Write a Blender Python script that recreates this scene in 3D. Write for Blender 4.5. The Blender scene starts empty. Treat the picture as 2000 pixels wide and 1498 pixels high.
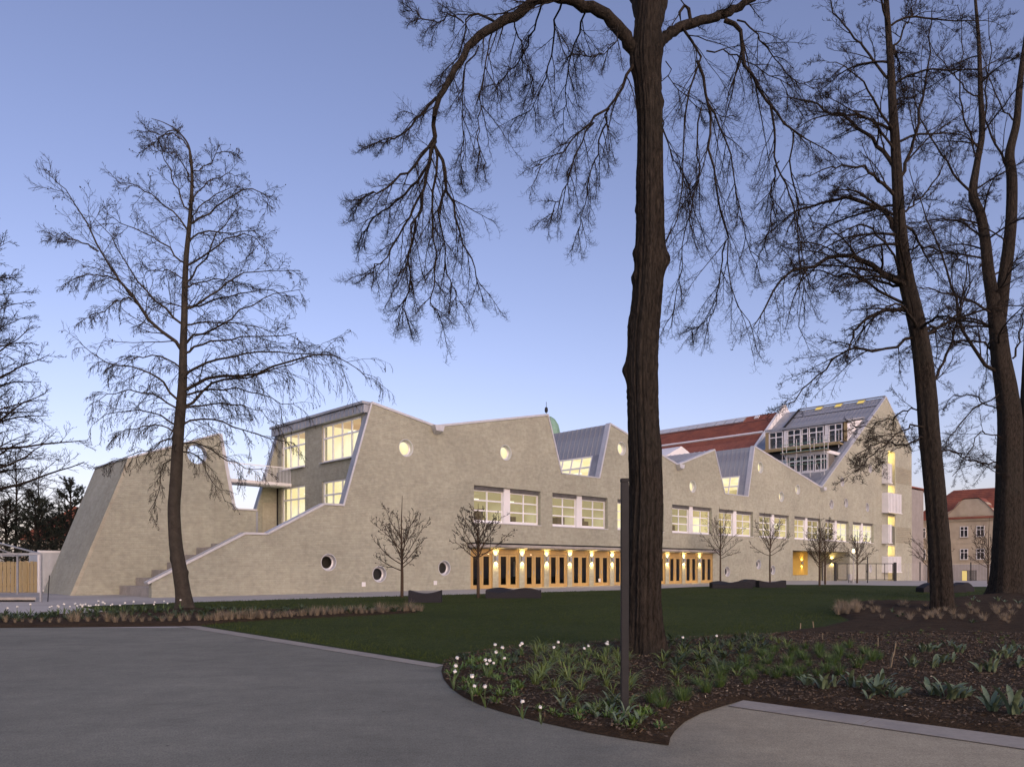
import bpy, bmesh, math, random
import numpy as np
from mathutils import Vector, Matrix
from mathutils.geometry import tessellate_polygon, delaunay_2d_cdt
R = math.radians
scene = bpy.context.scene

# ------------------------------------------------------------------ camera
F, H, CX, HY = 1485.0, 1.6, 1000.0, 1106.0          # photo pixels: focal length, eye height (m), centre column, horizon row
cam = bpy.data.objects.new('camera', bpy.data.cameras.new('camera'))
scene.collection.objects.link(cam); scene.camera = cam
cam.location = (0, 0, H); cam.rotation_euler = (R(90), 0, 0)
cam.data.sensor_width = 36; cam.data.lens = 36 * F / 2000
cam.data.shift_y = (HY - 749) / 2000; cam.data.clip_start = .1; cam.data.clip_end = 3000

# ------------------------------------------------------------------ world, sun, exposure
SUN_AZ, SUN_EL = (0.42, -0.907), 22.0                 # the afterglow stands low behind the camera, a little to the right
world = bpy.data.worlds.new('World'); scene.world = world; world.use_nodes = True
wn, wl = world.node_tree.nodes, world.node_tree.links
sky = wn.new('ShaderNodeTexSky'); sky.sky_type = 'NISHITA'; sky.sun_disc = False
sky.sun_elevation = R(SUN_EL); sky.sun_rotation = math.atan2(SUN_AZ[0], SUN_AZ[1])
sky.altitude = 200; sky.air_density = 1.0; sky.dust_density = 2.2; sky.ozone_density = 2.1
hsv = wn.new('ShaderNodeVectorMath'); hsv.operation = 'MULTIPLY'; hsv.inputs[1].default_value = (1.30, 1.0, 1.07)   # the photograph's white balance
bg = wn['Background']; bg.inputs['Strength'].default_value = 0.15
wl.new(sky.outputs[0], hsv.inputs[0]); wl.new(hsv.outputs[0], bg.inputs['Color'])
sun = bpy.data.objects.new('sun', bpy.data.lights.new('sun', 'SUN')); scene.collection.objects.link(sun)
sun.data.energy = 0.55; sun.data.angle = R(50); sun.data.color = (.94, 1.0, .82)
sun.rotation_euler = Vector((SUN_AZ[0] * math.cos(R(SUN_EL)), SUN_AZ[1] * math.cos(R(SUN_EL)), math.sin(R(SUN_EL)))).to_track_quat('Z', 'Y').to_euler()
vs = scene.view_settings
vs.view_transform = 'Standard'; vs.look = 'None'; vs.gamma = 1; vs.use_curve_mapping = False; vs.exposure = 0.27
try:
    scene.cycles.transparent_max_bounces = 16; scene.cycles.max_bounces = 6
except Exception: pass

# ------------------------------------------------------------------ pixel -> place
DV = np.array([1558.0, 1485.0]); DV /= np.hypot(*DV)    # direction of the long facade on the ground
YV = np.array([-DV[1], DV[0]])                           # into the building
def drop(Y):                                             # the yard falls away a little at its far end
    t = np.clip((np.asarray(Y, float) - 84) / 34, 0, 1); return -0.8 * t ** 1.4
def G(u, v, z=0.0):                                      # pixel of something standing on the ground
    Y = F * (H - z) / (v - HY); return np.array([(u - CX) / F * Y, Y, z])
def P(u, v, Y):                                          # pixel of something at a known distance
    return np.array([(u - CX) / F * Y, Y, H - (v - HY) / F * Y])
A0 = G(296, 1167)[:2]                                    # foot of the facade's left corner
ANG = math.atan2(DV[1], DV[0])
def FW(s, y, z):                                         # facade coordinates -> world
    q = A0 + s * DV + y * YV; return np.array([q[0], q[1], z])

# ------------------------------------------------------------------ objects
COL = scene.collection
def link(o, parent=None):
    COL.objects.link(o)
    if parent is not None: o.parent = parent
    return o
def tag(o, label=None, cat=None, group=None, kind=None):
    if label: o['label'] = label
    if cat: o['category'] = cat
    if group: o['group'] = group
    if kind: o['kind'] = kind
    return o
def empty(name, loc=(0, 0, 0), rz=0, label=None, cat=None, group=None):
    o = bpy.data.objects.new(name, None); o.location = loc; o.rotation_euler = (0, 0, rz); o.empty_display_size = .2
    link(o); return tag(o, label, cat, group)
def uv_metric(me):
    n = len(me.polygons)
    if not n: return
    uvl = me.uv_layers.new(name='UVMap')
    co = np.zeros(len(me.vertices) * 3); me.vertices.foreach_get('co', co); co = co.reshape(-1, 3)
    li = np.zeros(len(me.loops), int); me.loops.foreach_get('vertex_index', li)
    nr = np.zeros(n * 3); me.polygons.foreach_get('normal', nr); nr = np.abs(nr.reshape(-1, 3))
    lt = np.zeros(n, int); me.polygons.foreach_get('loop_total', lt)
    ln = np.repeat(nr, lt, axis=0); c = co[li]
    uv = np.where((ln[:, 2:3] > .8), c[:, :2], np.where(ln[:, 1:2] > ln[:, 0:1], c[:, [0, 2]], c[:, [1, 2]]))
    uvl.data.foreach_set('uv', uv.ravel())
class MB:
    """collects shapes, builds ONE mesh object"""
    def __init__(s): s.v = []; s.f = []
    def add(s, vs, fs):
        b = len(s.v); s.v += [tuple(map(float, p)) for p in vs]; s.f += [tuple(b + i for i in f) for f in fs]; return s
    def box(s, x0, x1, y0, y1, z0, z1, M=None):
        vs = [(x, y, z) for z in (z0, z1) for y in (y0, y1) for x in (x0, x1)]
        if M is not None: vs = [tuple(M @ Vector(p)) for p in vs]
        return s.add(vs, [(0, 2, 3, 1), (4, 5, 7, 6), (0, 1, 5, 4), (2, 6, 7, 3), (0, 4, 6, 2), (1, 3, 7, 5)])
    def bar(s, a, b, w, h=None, up=(0, 0, 1)):
        h = h or w; a, b = Vector(a), Vector(b); t = (b - a).normalized(); up = Vector(up)
        if abs(t.dot(up)) > .97: up = Vector((0, 1, 0))
        x = t.cross(up).normalized(); z = x.cross(t)
        vs = [p + x * i * w / 2 + z * j * h / 2 for p in (a, b) for i, j in ((-1, -1), (1, -1), (1, 1), (-1, 1))]
        return s.add(vs, [(0, 1, 2, 3), (7, 6, 5, 4), (0, 4, 5, 1), (1, 5, 6, 2), (2, 6, 7, 3), (3, 7, 4, 0)])
    def tube(s, pts, rad, k=8, cap=True):
        pts = np.asarray(pts, float); n = len(pts); rad = np.broadcast_to(np.asarray(rad, float), (n,))
        v, f = tubes(pts[None], rad[None], k); s.add(v, f)
        if cap: b = len(s.v) - n * k; s.f += [tuple(b + i for i in range(k))[::-1], tuple(b + (n - 1) * k + i for i in range(k))]
        return s
    def lathe(s, prof, k=16, c=(0, 0, 0)):
        vs = [(c[0] + r * math.cos(2 * math.pi * i / k), c[1] + r * math.sin(2 * math.pi * i / k), c[2] + z) for r, z in prof for i in range(k)]
        fs = [(j * k + i, j * k + (i + 1) % k, (j + 1) * k + (i + 1) % k, (j + 1) * k + i) for j in range(len(prof) - 1) for i in range(k)]
        return s.add(vs, fs)
    def prism(s, poly, y0, y1):                           # polygon in x,z swept along y
        n = len(poly); vs = [(x, y, z) for y in (y0, y1) for x, z in poly]
        return s.add(vs, [tuple(range(n)), tuple(range(2 * n - 1, n - 1, -1))] + [(i, n + i, n + (i + 1) % n, (i + 1) % n) for i in range(n)])
    def build(s, name, mat, parent=None, smooth=False, uv=False, bevel=0):
        me = bpy.data.meshes.new(name); me.from_pydata(s.v, [], s.f); me.update()
        bm = bmesh.new(); bm.from_mesh(me); bmesh.ops.recalc_face_normals(bm, faces=bm.faces)
        if bevel: bmesh.ops.bevel(bm, geom=list(bm.edges), offset=bevel, segments=2, affect='EDGES', clamp_overlap=True)
        bm.to_mesh(me); bm.free()
        return mesh_obj(name, me, mat, parent, smooth, uv)
def mesh_obj(name, me, mat, parent=None, smooth=False, uv=False):
    for m in (mat if isinstance(mat, (list, tuple)) else [mat]): me.materials.append(m)
    if smooth: me.shade_smooth()
    if uv: uv_metric(me)
    return link(bpy.data.objects.new(name, me), parent)
def np_mesh(name, v, f):
    me = bpy.data.meshes.new(name); v = np.asarray(v, np.float32); f = np.asarray(f, np.int32)
    me.vertices.add(len(v)); me.vertices.foreach_set('co', v.ravel())
    k = f.shape[1]; me.loops.add(f.size); me.loops.foreach_set('vertex_index', f.ravel())
    me.polygons.add(len(f)); me.polygons.foreach_set('loop_start', np.arange(0, f.size, k, dtype=np.int32))
    me.update(calc_edges=True); me.validate(); return me
def tubes(pts, rad, k):
    """pts (M,n,3), rad (M,n) -> vertices, quad faces"""
    M, n, _ = pts.shape
    t = np.gradient(pts, axis=1); t /= np.linalg.norm(t, axis=2, keepdims=True) + 1e-9
    m = t.mean(axis=1); ref = np.where(np.abs(m[:, 2:3]) > .8, np.array([[1., 0, 0]]), np.array([[0, 0, 1.]]))
    a = np.cross(t, ref[:, None, :]); a /= np.linalg.norm(a, axis=2, keepdims=True) + 1e-9
    b = np.cross(t, a); th = np.arange(k) * 2 * np.pi / k
    v = pts[:, :, None, :] + rad[:, :, None, None] * (a[:, :, None, :] * np.cos(th)[None, None, :, None] + b[:, :, None, :] * np.sin(th)[None, None, :, None])
    i = np.arange(n - 1)[:, None] * k; j = np.arange(k)[None]; j2 = (j + 1) % k
    f = np.stack([i + j, i + j2, i + k + j2, i + k + j], -1).reshape(-1, 4)
    f = (f[None] + (np.arange(M) * n * k)[:, None, None]).reshape(-1, 4)
    return v.reshape(-1, 3), f
def copy_tree(o, parent=None):
    c = o.copy(); COL.objects.link(c); c.parent = parent
    for ch in o.children: copy_tree(ch, c)
    return c

# ------------------------------------------------------------------ materials
def nt(name):
    m = bpy.data.materials.new(name); m.use_nodes = True; n = m.node_tree.nodes; return m, n, m.node_tree.links, n['Principled BSDF']
def noise_mat(name, c1, c2, scale=4.0, rough=.8, bump=0.0, bscale=None, metal=0.0, detail=6, c3=None, scale3=.5, stretch=None, rvar=0.0, spec=.5):
    m, n, l, b = nt(name)
    tc = n.new('ShaderNodeTexCoord'); src = tc.outputs['Object']
    if stretch:
        mp = n.new('ShaderNodeMapping'); mp.inputs['Scale'].default_value = stretch; l.new(src, mp.inputs['Vector']); src = mp.outputs[0]
    t = n.new('ShaderNodeTexNoise'); t.inputs['Scale'].default_value = scale; t.inputs['Detail'].default_value = detail; t.inputs['Roughness'].default_value = .65
    l.new(src, t.inputs['Vector'])
    r = n.new('ShaderNodeValToRGB'); r.color_ramp.elements[0].position = .3; r.color_ramp.elements[1].position = .7
    r.color_ramp.elements[0].color = (*c1, 1); r.color_ramp.elements[1].color = (*c2, 1); l.new(t.outputs['Fac'], r.inputs[0]); out = r.outputs[0]
    if c3 is not None:
        t3 = n.new('ShaderNodeTexNoise'); t3.inputs['Scale'].default_value = scale3; t3.inputs['Detail'].default_value = 4; l.new(src, t3.inputs['Vector'])
        r3 = n.new('ShaderNodeValToRGB'); r3.color_ramp.elements[0].position = .45; r3.color_ramp.elements[1].position = .7; l.new(t3.outputs['Fac'], r3.inputs[0])
        mx = n.new('ShaderNodeMixRGB'); mx.inputs[2].default_value = (*c3, 1); l.new(r3.outputs[0], mx.inputs[0]); l.new(out, mx.inputs[1]); out = mx.outputs[0]
    l.new(out, b.inputs['Base Color']); b.inputs['Roughness'].default_value = rough; b.inputs['Metallic'].default_value = metal
    b.inputs['Specular IOR Level'].default_value = spec
    if rvar:
        mr = n.new('ShaderNodeMapRange'); mr.inputs[3].default_value = rough - rvar; mr.inputs[4].default_value = rough + rvar
        l.new(t.outputs['Fac'], mr.inputs[0]); l.new(mr.outputs[0], b.inputs['Roughness'])
    if bump:
        tb = n.new('ShaderNodeTexNoise'); tb.inputs['Scale'].default_value = bscale or scale * 4; tb.inputs['Detail'].default_value = 5; l.new(src, tb.inputs['Vector'])
        bp = n.new('ShaderNodeBump'); bp.inputs['Strength'].default_value = 1; bp.inputs['Distance'].default_value = bump
        l.new(tb.outputs['Fac'], bp.inputs['Height']); l.new(bp.outputs[0], b.inputs['Normal'])
    return m
def brick_mat(name, c1, c2, mortar, tint):
    m, n, l, b = nt(name)
    uv = n.new('ShaderNodeUVMap'); uv.uv_map = 'UVMap'
    bt = n.new('ShaderNodeTexBrick'); l.new(uv.outputs[0], bt.inputs['Vector'])
    bt.inputs['Scale'].default_value = 1; bt.inputs['Brick Width'].default_value = .49; bt.inputs['Row Height'].default_value = .105
    bt.inputs['Mortar Size'].default_value = .011; bt.inputs['Mortar Smooth'].default_value = .3; bt.inputs['Bias'].default_value = 0
    bt.inputs['Color1'].default_value = (*c1, 1); bt.inputs['Color2'].default_value = (*c2, 1); bt.inputs['Mortar'].default_value = (*mortar, 1); bt.offset = .37
    col = bt.outputs['Color']
    for sc, lo, hi in ((.22, .88, 1.08), (1.1, .92, 1.06), (3.4, .88, 1.09)):
        t = n.new('ShaderNodeTexNoise'); t.inputs['Scale'].default_value = sc; t.inputs['Detail'].default_value = 5; l.new(uv.outputs[0], t.inputs['Vector'])
        mr = n.new('ShaderNodeMapRange'); mr.inputs[1].default_value = .3; mr.inputs[2].default_value = .7; mr.inputs[3].default_value = lo; mr.inputs[4].default_value = hi; l.new(t.outputs['Fac'], mr.inputs[0])
        mx = n.new('ShaderNodeMixRGB'); mx.blend_type = 'MULTIPLY'; mx.inputs[0].default_value = 1; l.new(col, mx.inputs[1]); l.new(mr.outputs[0], mx.inputs[2]); col = mx.outputs[0]
    # building joints and rain streaks: long vertical marks
    mp = n.new('ShaderNodeMapping'); mp.inputs['Scale'].default_value = (.55, .07, 1); l.new(uv.outputs[0], mp.inputs['Vector'])
    t = n.new('ShaderNodeTexNoise'); t.inputs['Scale'].default_value = 2.0; t.inputs['Detail'].default_value = 6; l.new(mp.outputs[0], t.inputs['Vector'])
    rr = n.new('ShaderNodeValToRGB'); rr.color_ramp.elements[0].position = .5; rr.color_ramp.elements[1].position = .75; l.new(t.outputs['Fac'], rr.inputs[0])
    sc_ = n.new('ShaderNodeMath'); sc_.operation = 'MULTIPLY'; sc_.inputs[1].default_value = .55; l.new(rr.outputs[0], sc_.inputs[0])
    mx = n.new('ShaderNodeMixRGB'); mx.inputs[2].default_value = (*tint, 1); l.new(sc_.outputs[0], mx.inputs[0]); l.new(col, mx.inputs[1])
    l.new(mx.outputs[0], b.inputs['Base Color']); b.inputs['Roughness'].default_value = .9; b.inputs['Specular IOR Level'].default_value = .2
    bp = n.new('ShaderNodeBump'); bp.inputs['Strength'].default_value = .8; bp.inputs['Distance'].default_value = .012; bp.invert = True
    l.new(bt.outputs['Fac'], bp.inputs['Height']); l.new(bp.outputs[0], b.inputs['Normal'])
    return m
def emit_mat(name, col, strength, col2=None, scale=1.2):
    m = bpy.data.materials.new(name); m.use_nodes = True; n = m.node_tree.nodes; l = m.node_tree.links; n.clear()
    e = n.new('ShaderNodeEmission'); o = n.new('ShaderNodeOutputMaterial'); e.inputs[1].default_value = strength; e.inputs[0].default_value = (*col, 1)
    if col2:
        tc = n.new('ShaderNodeTexCoord'); t = n.new('ShaderNodeTexNoise'); t.inputs['Scale'].default_value = scale; t.inputs['Detail'].default_value = 2
        l.new(tc.outputs['Object'], t.inputs['Vector']); r = n.new('ShaderNodeValToRGB'); r.color_ramp.elements[0].position = .4; r.color_ramp.elements[1].position = .6
        r.color_ramp.elements[0].color = (*col, 1); r.color_ramp.elements[1].color = (*col2, 1); l.new(t.outputs['Fac'], r.inputs[0]); l.new(r.outputs[0], e.inputs[0])
    l.new(e.outputs[0], o.inputs[0]); return m
def glass_mat(name, tint=(1, 1, 1), refl=1.0, dark=0.0):
    m = bpy.data.materials.new(name); m.use_nodes = True; n = m.node_tree.nodes; l = m.node_tree.links; n.clear()
    o = n.new('ShaderNodeOutputMaterial'); t = n.new('ShaderNodeBsdfTransparent'); t.inputs[0].default_value = (*tint, 1)
    g = n.new('ShaderNodeBsdfGlossy'); g.inputs['Roughness'].default_value = .015; g.inputs[0].default_value = (.95, .97, 1, 1)
    fr = n.new('ShaderNodeFresnel'); fr.inputs[0].default_value = 1.5; mu = n.new('ShaderNodeMath'); mu.operation = 'MULTIPLY'; mu.inputs[1].default_value = refl; mu.use_clamp = True
    tc = n.new('ShaderNodeTexCoord'); no = n.new('ShaderNodeTexNoise'); no.inputs['Scale'].default_value = .8; l.new(tc.outputs['Object'], no.inputs['Vector'])
    bp = n.new('ShaderNodeBump'); bp.inputs['Distance'].default_value = .004; l.new(no.outputs['Fac'], bp.inputs['Height']); l.new(bp.outputs[0], g.inputs['Normal'])
    mx = n.new('ShaderNodeMixShader'); 
    ge = n.new('ShaderNodeNewGeometry'); bf = n.new('ShaderNodeMath'); bf.operation = 'SUBTRACT'; bf.inputs[0].default_value = 1; l.new(ge.outputs['Backfacing'], bf.inputs[1])
    fm_ = n.new('ShaderNodeMath'); fm_.operation = 'MULTIPLY'; l.new(fr.outputs[0], fm_.inputs[0]); l.new(bf.outputs[0], fm_.inputs[1]); l.new(fm_.outputs[0], mu.inputs[0]); l.new(mu.outputs[0], mx.inputs[0]); l.new(t.outputs[0], mx.inputs[1]); l.new(g.outputs[0], mx.inputs[2]); l.new(mx.outputs[0], o.inputs[0])
    return m
M = {}
M['brick'] = brick_mat('brick_beige', (.395, .40, .315), (.352, .356, .276), (.368, .375, .305), (.324, .322, .248))
M['brick_light'] = brick_mat('brick_pale', (.44, .425, .33), (.405, .385, .295), (.415, .40, .32), (.37, .35, .27))
M['zinc'] = noise_mat('zinc', (.30, .32, .345), (.40, .42, .44), 1.3, .5, metal=.35, c3=(.25, .265, .29), scale3=.7, rvar=.08)
M['zinc_trim'] = noise_mat('zinc_trim', (.50, .51, .52), (.60, .61, .62), 2.5, .45, metal=.3)
M['white'] = noise_mat('white_frame', (.74, .75, .76), (.82, .82, .82), 3, .4)
M['white_panel'] = noise_mat('white_panel', (.70, .71, .72), (.78, .78, .77), 1.5, .45, c3=(.66, .66, .64))
M['wood'] = noise_mat('oak_door', (.38, .25, .085), (.48, .33, .13), 5, .5, bump=.002, bscale=20, stretch=(6, 6, .5))
M['dark'] = noise_mat('dark_metal', (.014, .0145, .016), (.022, .0225, .024), 8, .6, spec=.25)
M['grey_metal'] = noise_mat('galvanised', (.34, .35, .36), (.46, .47, .48), 9, .4, metal=.6)
M['concrete'] = noise_mat('concrete', (.30, .285, .255), (.38, .36, .325), 5, .9, bump=.004, c3=(.25, .24, .22), scale3=1.1)
M['glass'] = glass_mat('window_glass', (.96, .97, .95), 1.0)
M['glass_dark'] = glass_mat('dark_glass', (.75, .76, .74), 1.0)
M['lit_hi'] = emit_mat('lit_room_bright', (1.0, .82, .42), 1.0, (1.0, .92, .62), .7)
M['lit_mid'] = emit_mat('lit_room', (.66, .50, .22), .75, (.95, .78, .40), .5)
M['lit_low'] = emit_mat('lit_room_dim', (.56, .45, .22), .62, (.78, .66, .38), .45)
M['lit_warm'] = emit_mat('lit_room_warm', (1.0, .78, .40), 1.0, (1.0, .90, .60), .6)
M['lit_ceiling'] = emit_mat('lit_ceiling', (1.0, .64, .28), .55, (.9, .52, .2), .6)
M['room_dark'] = noise_mat('dark_room', (.035, .032, .028), (.06, .055, .05), 2, .8)
M['furniture'] = noise_mat('furniture', (.10, .08, .04), (.16, .12, .06), 3, .7)
M['lamp'] = emit_mat('lamp_glow', (1.0, .70, .24), 14)
M['lamp_white'] = emit_mat('lantern_glow', (1.0, .80, .50), 5)
M['roof_red'] = noise_mat('clay_tile', (.20, .06, .035), (.28, .095, .055), 3, .8, c3=(.15, .05, .035), scale3=.6)
M['plaster'] = noise_mat('cream_plaster', (.42, .37, .27), (.50, .44, .33), 1.2, .9, c3=(.36, .31, .23))
M['plaster_grey'] = noise_mat('grey_plaster', (.24, .225, .21), (.30, .285, .27), 1.2, .9)
M['copper'] = noise_mat('copper_green', (.16, .30, .22), (.24, .40, .31), 4, .7)
M['rubber'] = noise_mat('bench_rubber', (.016, .016, .019), (.028, .028, .032), 40, .75, bump=.003, bscale=120, spec=.2)
M['board'] = noise_mat('fence_board', (.28, .215, .10), (.36, .285, .145), 6, .7, stretch=(6, 6, .6))
M['bark'] = None
# ------------------------------------------------------------------ ground
def asphalt_mat(name, c1, c2, c3, bump):
    m = noise_mat(name, c1, c2, 70, .85, bump=bump, bscale=120, detail=6, spec=.3)
    n, l = m.node_tree.nodes, m.node_tree.links; b = n['Principled BSDF']
    base = b.inputs['Base Color'].links[0].from_socket
    tc = n.new('ShaderNodeTexCoord'); out = base
    for sc, st, lo, hi, pos in ((.35, (1, 1, 1), .82, 1.12, (.3, .7)), (2.2, (1, 1, 1), .90, 1.07, (.3, .7)), (9, (1, 1, 1), .93, 1.05, (.3, .7)), (1.1, (.6, 1.5, 1), .84, 1.0, (.28, .45))):
        mp = n.new('ShaderNodeMapping'); mp.inputs['Scale'].default_value = st; l.new(tc.outputs['Object'], mp.inputs[0])
        t = n.new('ShaderNodeTexNoise'); t.inputs['Scale'].default_value = sc; t.inputs['Detail'].default_value = 5; l.new(mp.outputs[0], t.inputs['Vector'])
        mr = n.new('ShaderNodeMapRange'); mr.inputs[1].default_value = pos[0]; mr.inputs[2].default_value = pos[1]; mr.inputs[3].default_value = lo; mr.inputs[4].default_value = hi; l.new(t.outputs['Fac'], mr.inputs[0])
        mx = n.new('ShaderNodeMixRGB'); mx.blend_type = 'MULTIPLY'; mx.inputs[0].default_value = 1; l.new(out, mx.inputs[1]); l.new(mr.outputs[0], mx.inputs[2]); out = mx.outputs[0]
    # the side path is surfaced in a paler, warmer gravel
    sx_ = n.new('ShaderNodeSeparateXYZ'); l.new(tc.outputs['Object'], sx_.inputs[0])
    tn = n.new('ShaderNodeTexNoise'); tn.inputs['Scale'].default_value = 1.6; tn.inputs['Detail'].default_value = 6; l.new(tc.outputs['Object'], tn.inputs['Vector'])
    ad = n.new('ShaderNodeMath'); ad.operation = 'MULTIPLY_ADD'; ad.inputs[1].default_value = 1.6; l.new(tn.outputs['Fac'], ad.inputs[0]); l.new(sx_.outputs[0], ad.inputs[2])
    ma = n.new('ShaderNodeMapRange'); ma.inputs[1].default_value = 1.5; ma.inputs[2].default_value = 3.1; l.new(ad.outputs[0], ma.inputs[0])
    wm = n.new('ShaderNodeMixRGB'); wm.blend_type = 'MULTIPLY'; wm.inputs[0].default_value = 1; wm.inputs[2].default_value = (1.75, 1.58, 1.40, 1); l.new(out, wm.inputs[1])
    wx = n.new('ShaderNodeMixRGB'); l.new(ma.outputs[0], wx.inputs[0]); l.new(out, wx.inputs[1]); l.new(wm.outputs[0], wx.inputs[2]); out = wx.outputs[0]
    # dark spots
    v = n.new('ShaderNodeTexVoronoi'); v.inputs['Scale'].default_value = 1.1; l.new(tc.outputs['Object'], v.inputs['Vector'])
    mr = n.new('ShaderNodeMapRange'); mr.inputs[1].default_value = .018; mr.inputs[2].default_value = .03; mr.inputs[3].default_value = .45; mr.inputs[4].default_value = 1; l.new(v.outputs['Distance'], mr.inputs[0])
    mx = n.new('ShaderNodeMixRGB'); mx.blend_type = 'MULTIPLY'; mx.inputs[0].default_value = 1; l.new(out, mx.inputs[1]); l.new(mr.outputs[0], mx.inputs[2])
    l.new(mx.outputs[0], b.inputs['Base Color']); return m
M['asphalt'] = asphalt_mat('bound_gravel', (.112, .112, .088), (.26, .262, .205), (.2, .2, .2), .006)
M['paving'] = noise_mat('yard_paving', (.38, .365, .33), (.46, .445, .41), 6, .85, c3=(.33, .32, .29), scale3=.25, bump=.002, bscale=60, spec=.15)
M['kerb'] = noise_mat('edging_concrete', (.27, .255, .215), (.34, .32, .27), 14, .9, bump=.002, bscale=120, c3=(.23, .22, .2), scale3=1.5, spec=.15)
M['soil'] = noise_mat('mulch_soil', (.020, .014, .008), (.075, .052, .030), 22, .95, bump=.03, bscale=26, c3=(.034, .023, .013), scale3=2.5, detail=9, spec=.08)
M['lawn'] = noise_mat('lawn_turf', (.022, .035, .009), (.056, .074, .021), 9, .9, bump=.03, bscale=30, c3=(.030, .044, .010), scale3=.28, detail=8, spec=.08)
M['earth'] = noise_mat('far_ground', (.06, .07, .04), (.1, .1, .06), .2, .95)

def strip_sheet(name, x0, x1, ys, mat, z, kind='structure'):
    vs = []; fs = []
    for y in ys:
        zz = z + float(drop(y)); vs += [(x0, y, zz), (x1, y, zz)]
    for i in range(len(ys) - 1): fs.append((2 * i, 2 * i + 1, 2 * i + 3, 2 * i + 2))
    o = MB().add(vs, fs).build(name, mat); return tag(o, kind=kind)
strip_sheet('ground', -1500, 1500, [-300, 0, 40, 70, 84] + list(range(87, 125, 3)) + [160, 400, 2600], M['paving'], -.008)
strip_sheet('path', -60, 60, [-40, 0, 12, 19.97], M['asphalt'], -.004)

def sheet(name, pix, mat, z, res, relief, kind='structure', close_world=None, fall=.35, smooth=True):
    """polygon given in photo pixels on the ground, meshed with a grid so that it can have relief"""
    poly = [tuple(G(u, v)[:2]) for u, v in pix] + list(close_world or [])
    pv = np.array(poly); mn, mxx = pv.min(0), pv.max(0)
    # densify border
    bp = []
    for i in range(len(pv)):
        a, b = pv[i], pv[(i + 1) % len(pv)]; k = max(1, int(np.hypot(*(b - a)) / (res * 1.5)))
        bp += [a + (b - a) * j / k for j in range(k)]
    bp = np.array(bp); nb = len(bp)
    gx, gy = np.meshgrid(np.arange(mn[0], mxx[0], res), np.arange(mn[1], mxx[1], res)); g = np.c_[gx.ravel(), gy.ravel()]
    rg = np.random.default_rng(5); g += rg.uniform(-.3, .3, g.shape) * res
    x, y = g[:, 0], g[:, 1]; ins = np.zeros(len(g), bool)
    dist = np.full(len(g), 9e9)
    for i in range(nb):
        a, b = bp[i], bp[(i + 1) % nb]
        c = ((a[1] > y) != (b[1] > y)) & (x < (b[0] - a[0]) * (y - a[1]) / (b[1] - a[1] + 1e-12) + a[0]); ins ^= c
        ab = b - a; tt = np.clip(((g - a) @ ab) / (ab @ ab + 1e-12), 0, 1); dist = np.minimum(dist, np.hypot(*(g - a - tt[:, None] * ab).T))
    keep = ins & (dist > res * .35); g = g[keep]; dist = dist[keep]
    vin = [Vector(p) for p in bp] + [Vector(p) for p in g]
    out = delaunay_2d_cdt(vin, [], [list(range(nb))], 1, 1e-5)
    co = np.array([(p.x, p.y) for p in out[0]]); orig = [o[0] if o else -1 for o in out[3]]
    dd = np.array([0 if (o < nb) else dist[o - nb] for o in orig])
    zz = .003 + (z - .003 + relief(co[:, 0], co[:, 1])) * np.clip(dd / fall, 0, 1)
    me = bpy.data.meshes.new(name); me.from_pydata(np.c_[co, zz].tolist(), [], [tuple(f) for f in out[2]]); me.update()
    o = mesh_obj(name, me, mat, smooth=smooth); tag(o, kind=kind); return o
def wob(x, y, s=1.0, k=0):
    return (np.sin(x * 1.7 * s + k) * np.cos(y * 1.3 * s - k) + .6 * np.sin(x * 3.9 * s - y * 2.7 * s + k) + .4 * np.sin(x * 8.3 * s + y * 7.1 * s)) / 2
LAWN = [(150, 1184), (345, 1177), (680, 1166.7), (1000, 1158), (1213, 1152), (1350, 1146), (1480, 1141.6), (1640, 1142), (1800, 1144), (2000, 1146.5), (2350, 1150),
        (2350, 1200), (2000, 1195), (1660, 1240), (1400, 1262), (1100, 1285), (866, 1297.5), (390, 1222), (360, 1219), (230, 1197)]
sheet('lawn', LAWN, M['lawn'], .012, .8, lambda x, y: .02 + .012 * wob(x, y, .5), fall=.8)
BED = [(866, 1296), (862, 1310), (866, 1325), (880, 1343), (905, 1361), (940, 1377), (985, 1391), (1050, 1408), (1150, 1430), (1230, 1444), (1306, 1455),
       (1309, 1441), (1318, 1427), (1338, 1409), (1370, 1392), (1410, 1379), (1450, 1367.5), (2000, 1441), (2500, 1508), (2600, 1240), (2300, 1185),
       (2000, 1166), (1940, 1172), (1880, 1178), (1815, 1190), (1720, 1188), (1660, 1188), (1632, 1196), (1636, 1204), (1656, 1213), (1600, 1226), (1500, 1240),
       (1400, 1246), (1290, 1252), (1180, 1257), (1060, 1264), (960, 1273), (905, 1282)]
BEDZ = .03
def bed_relief(x, y):
    far = np.clip((np.asarray(y) - 17) / 12, 0, 1) * np.clip((np.asarray(x) - 8) / 6, 0, 1)
    return .035 + .03 * wob(x, y, 1.1, 1.0) + .018 * wob(x, y, 4.0, .4) + .3 * far
sheet('planting_bed', BED, M['soil'], BEDZ, .16, bed_relief, fall=.25)
STRIP = [(-260, 1226), (0, 1225.5), (200, 1224), (390, 1222), (520, 1214), (700, 1205), (822, 1199), (822, 1195), (700, 1193), (500, 1191.5), (360, 1190), (220, 1196), (100, 1202), (0, 1209), (-260, 1226.0 - 8)]
sheet('planting_strip', STRIP, M['soil'], BEDZ + .01, .3, lambda x, y: .04 + .02 * wob(x, y, 2), fall=.3)

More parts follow.
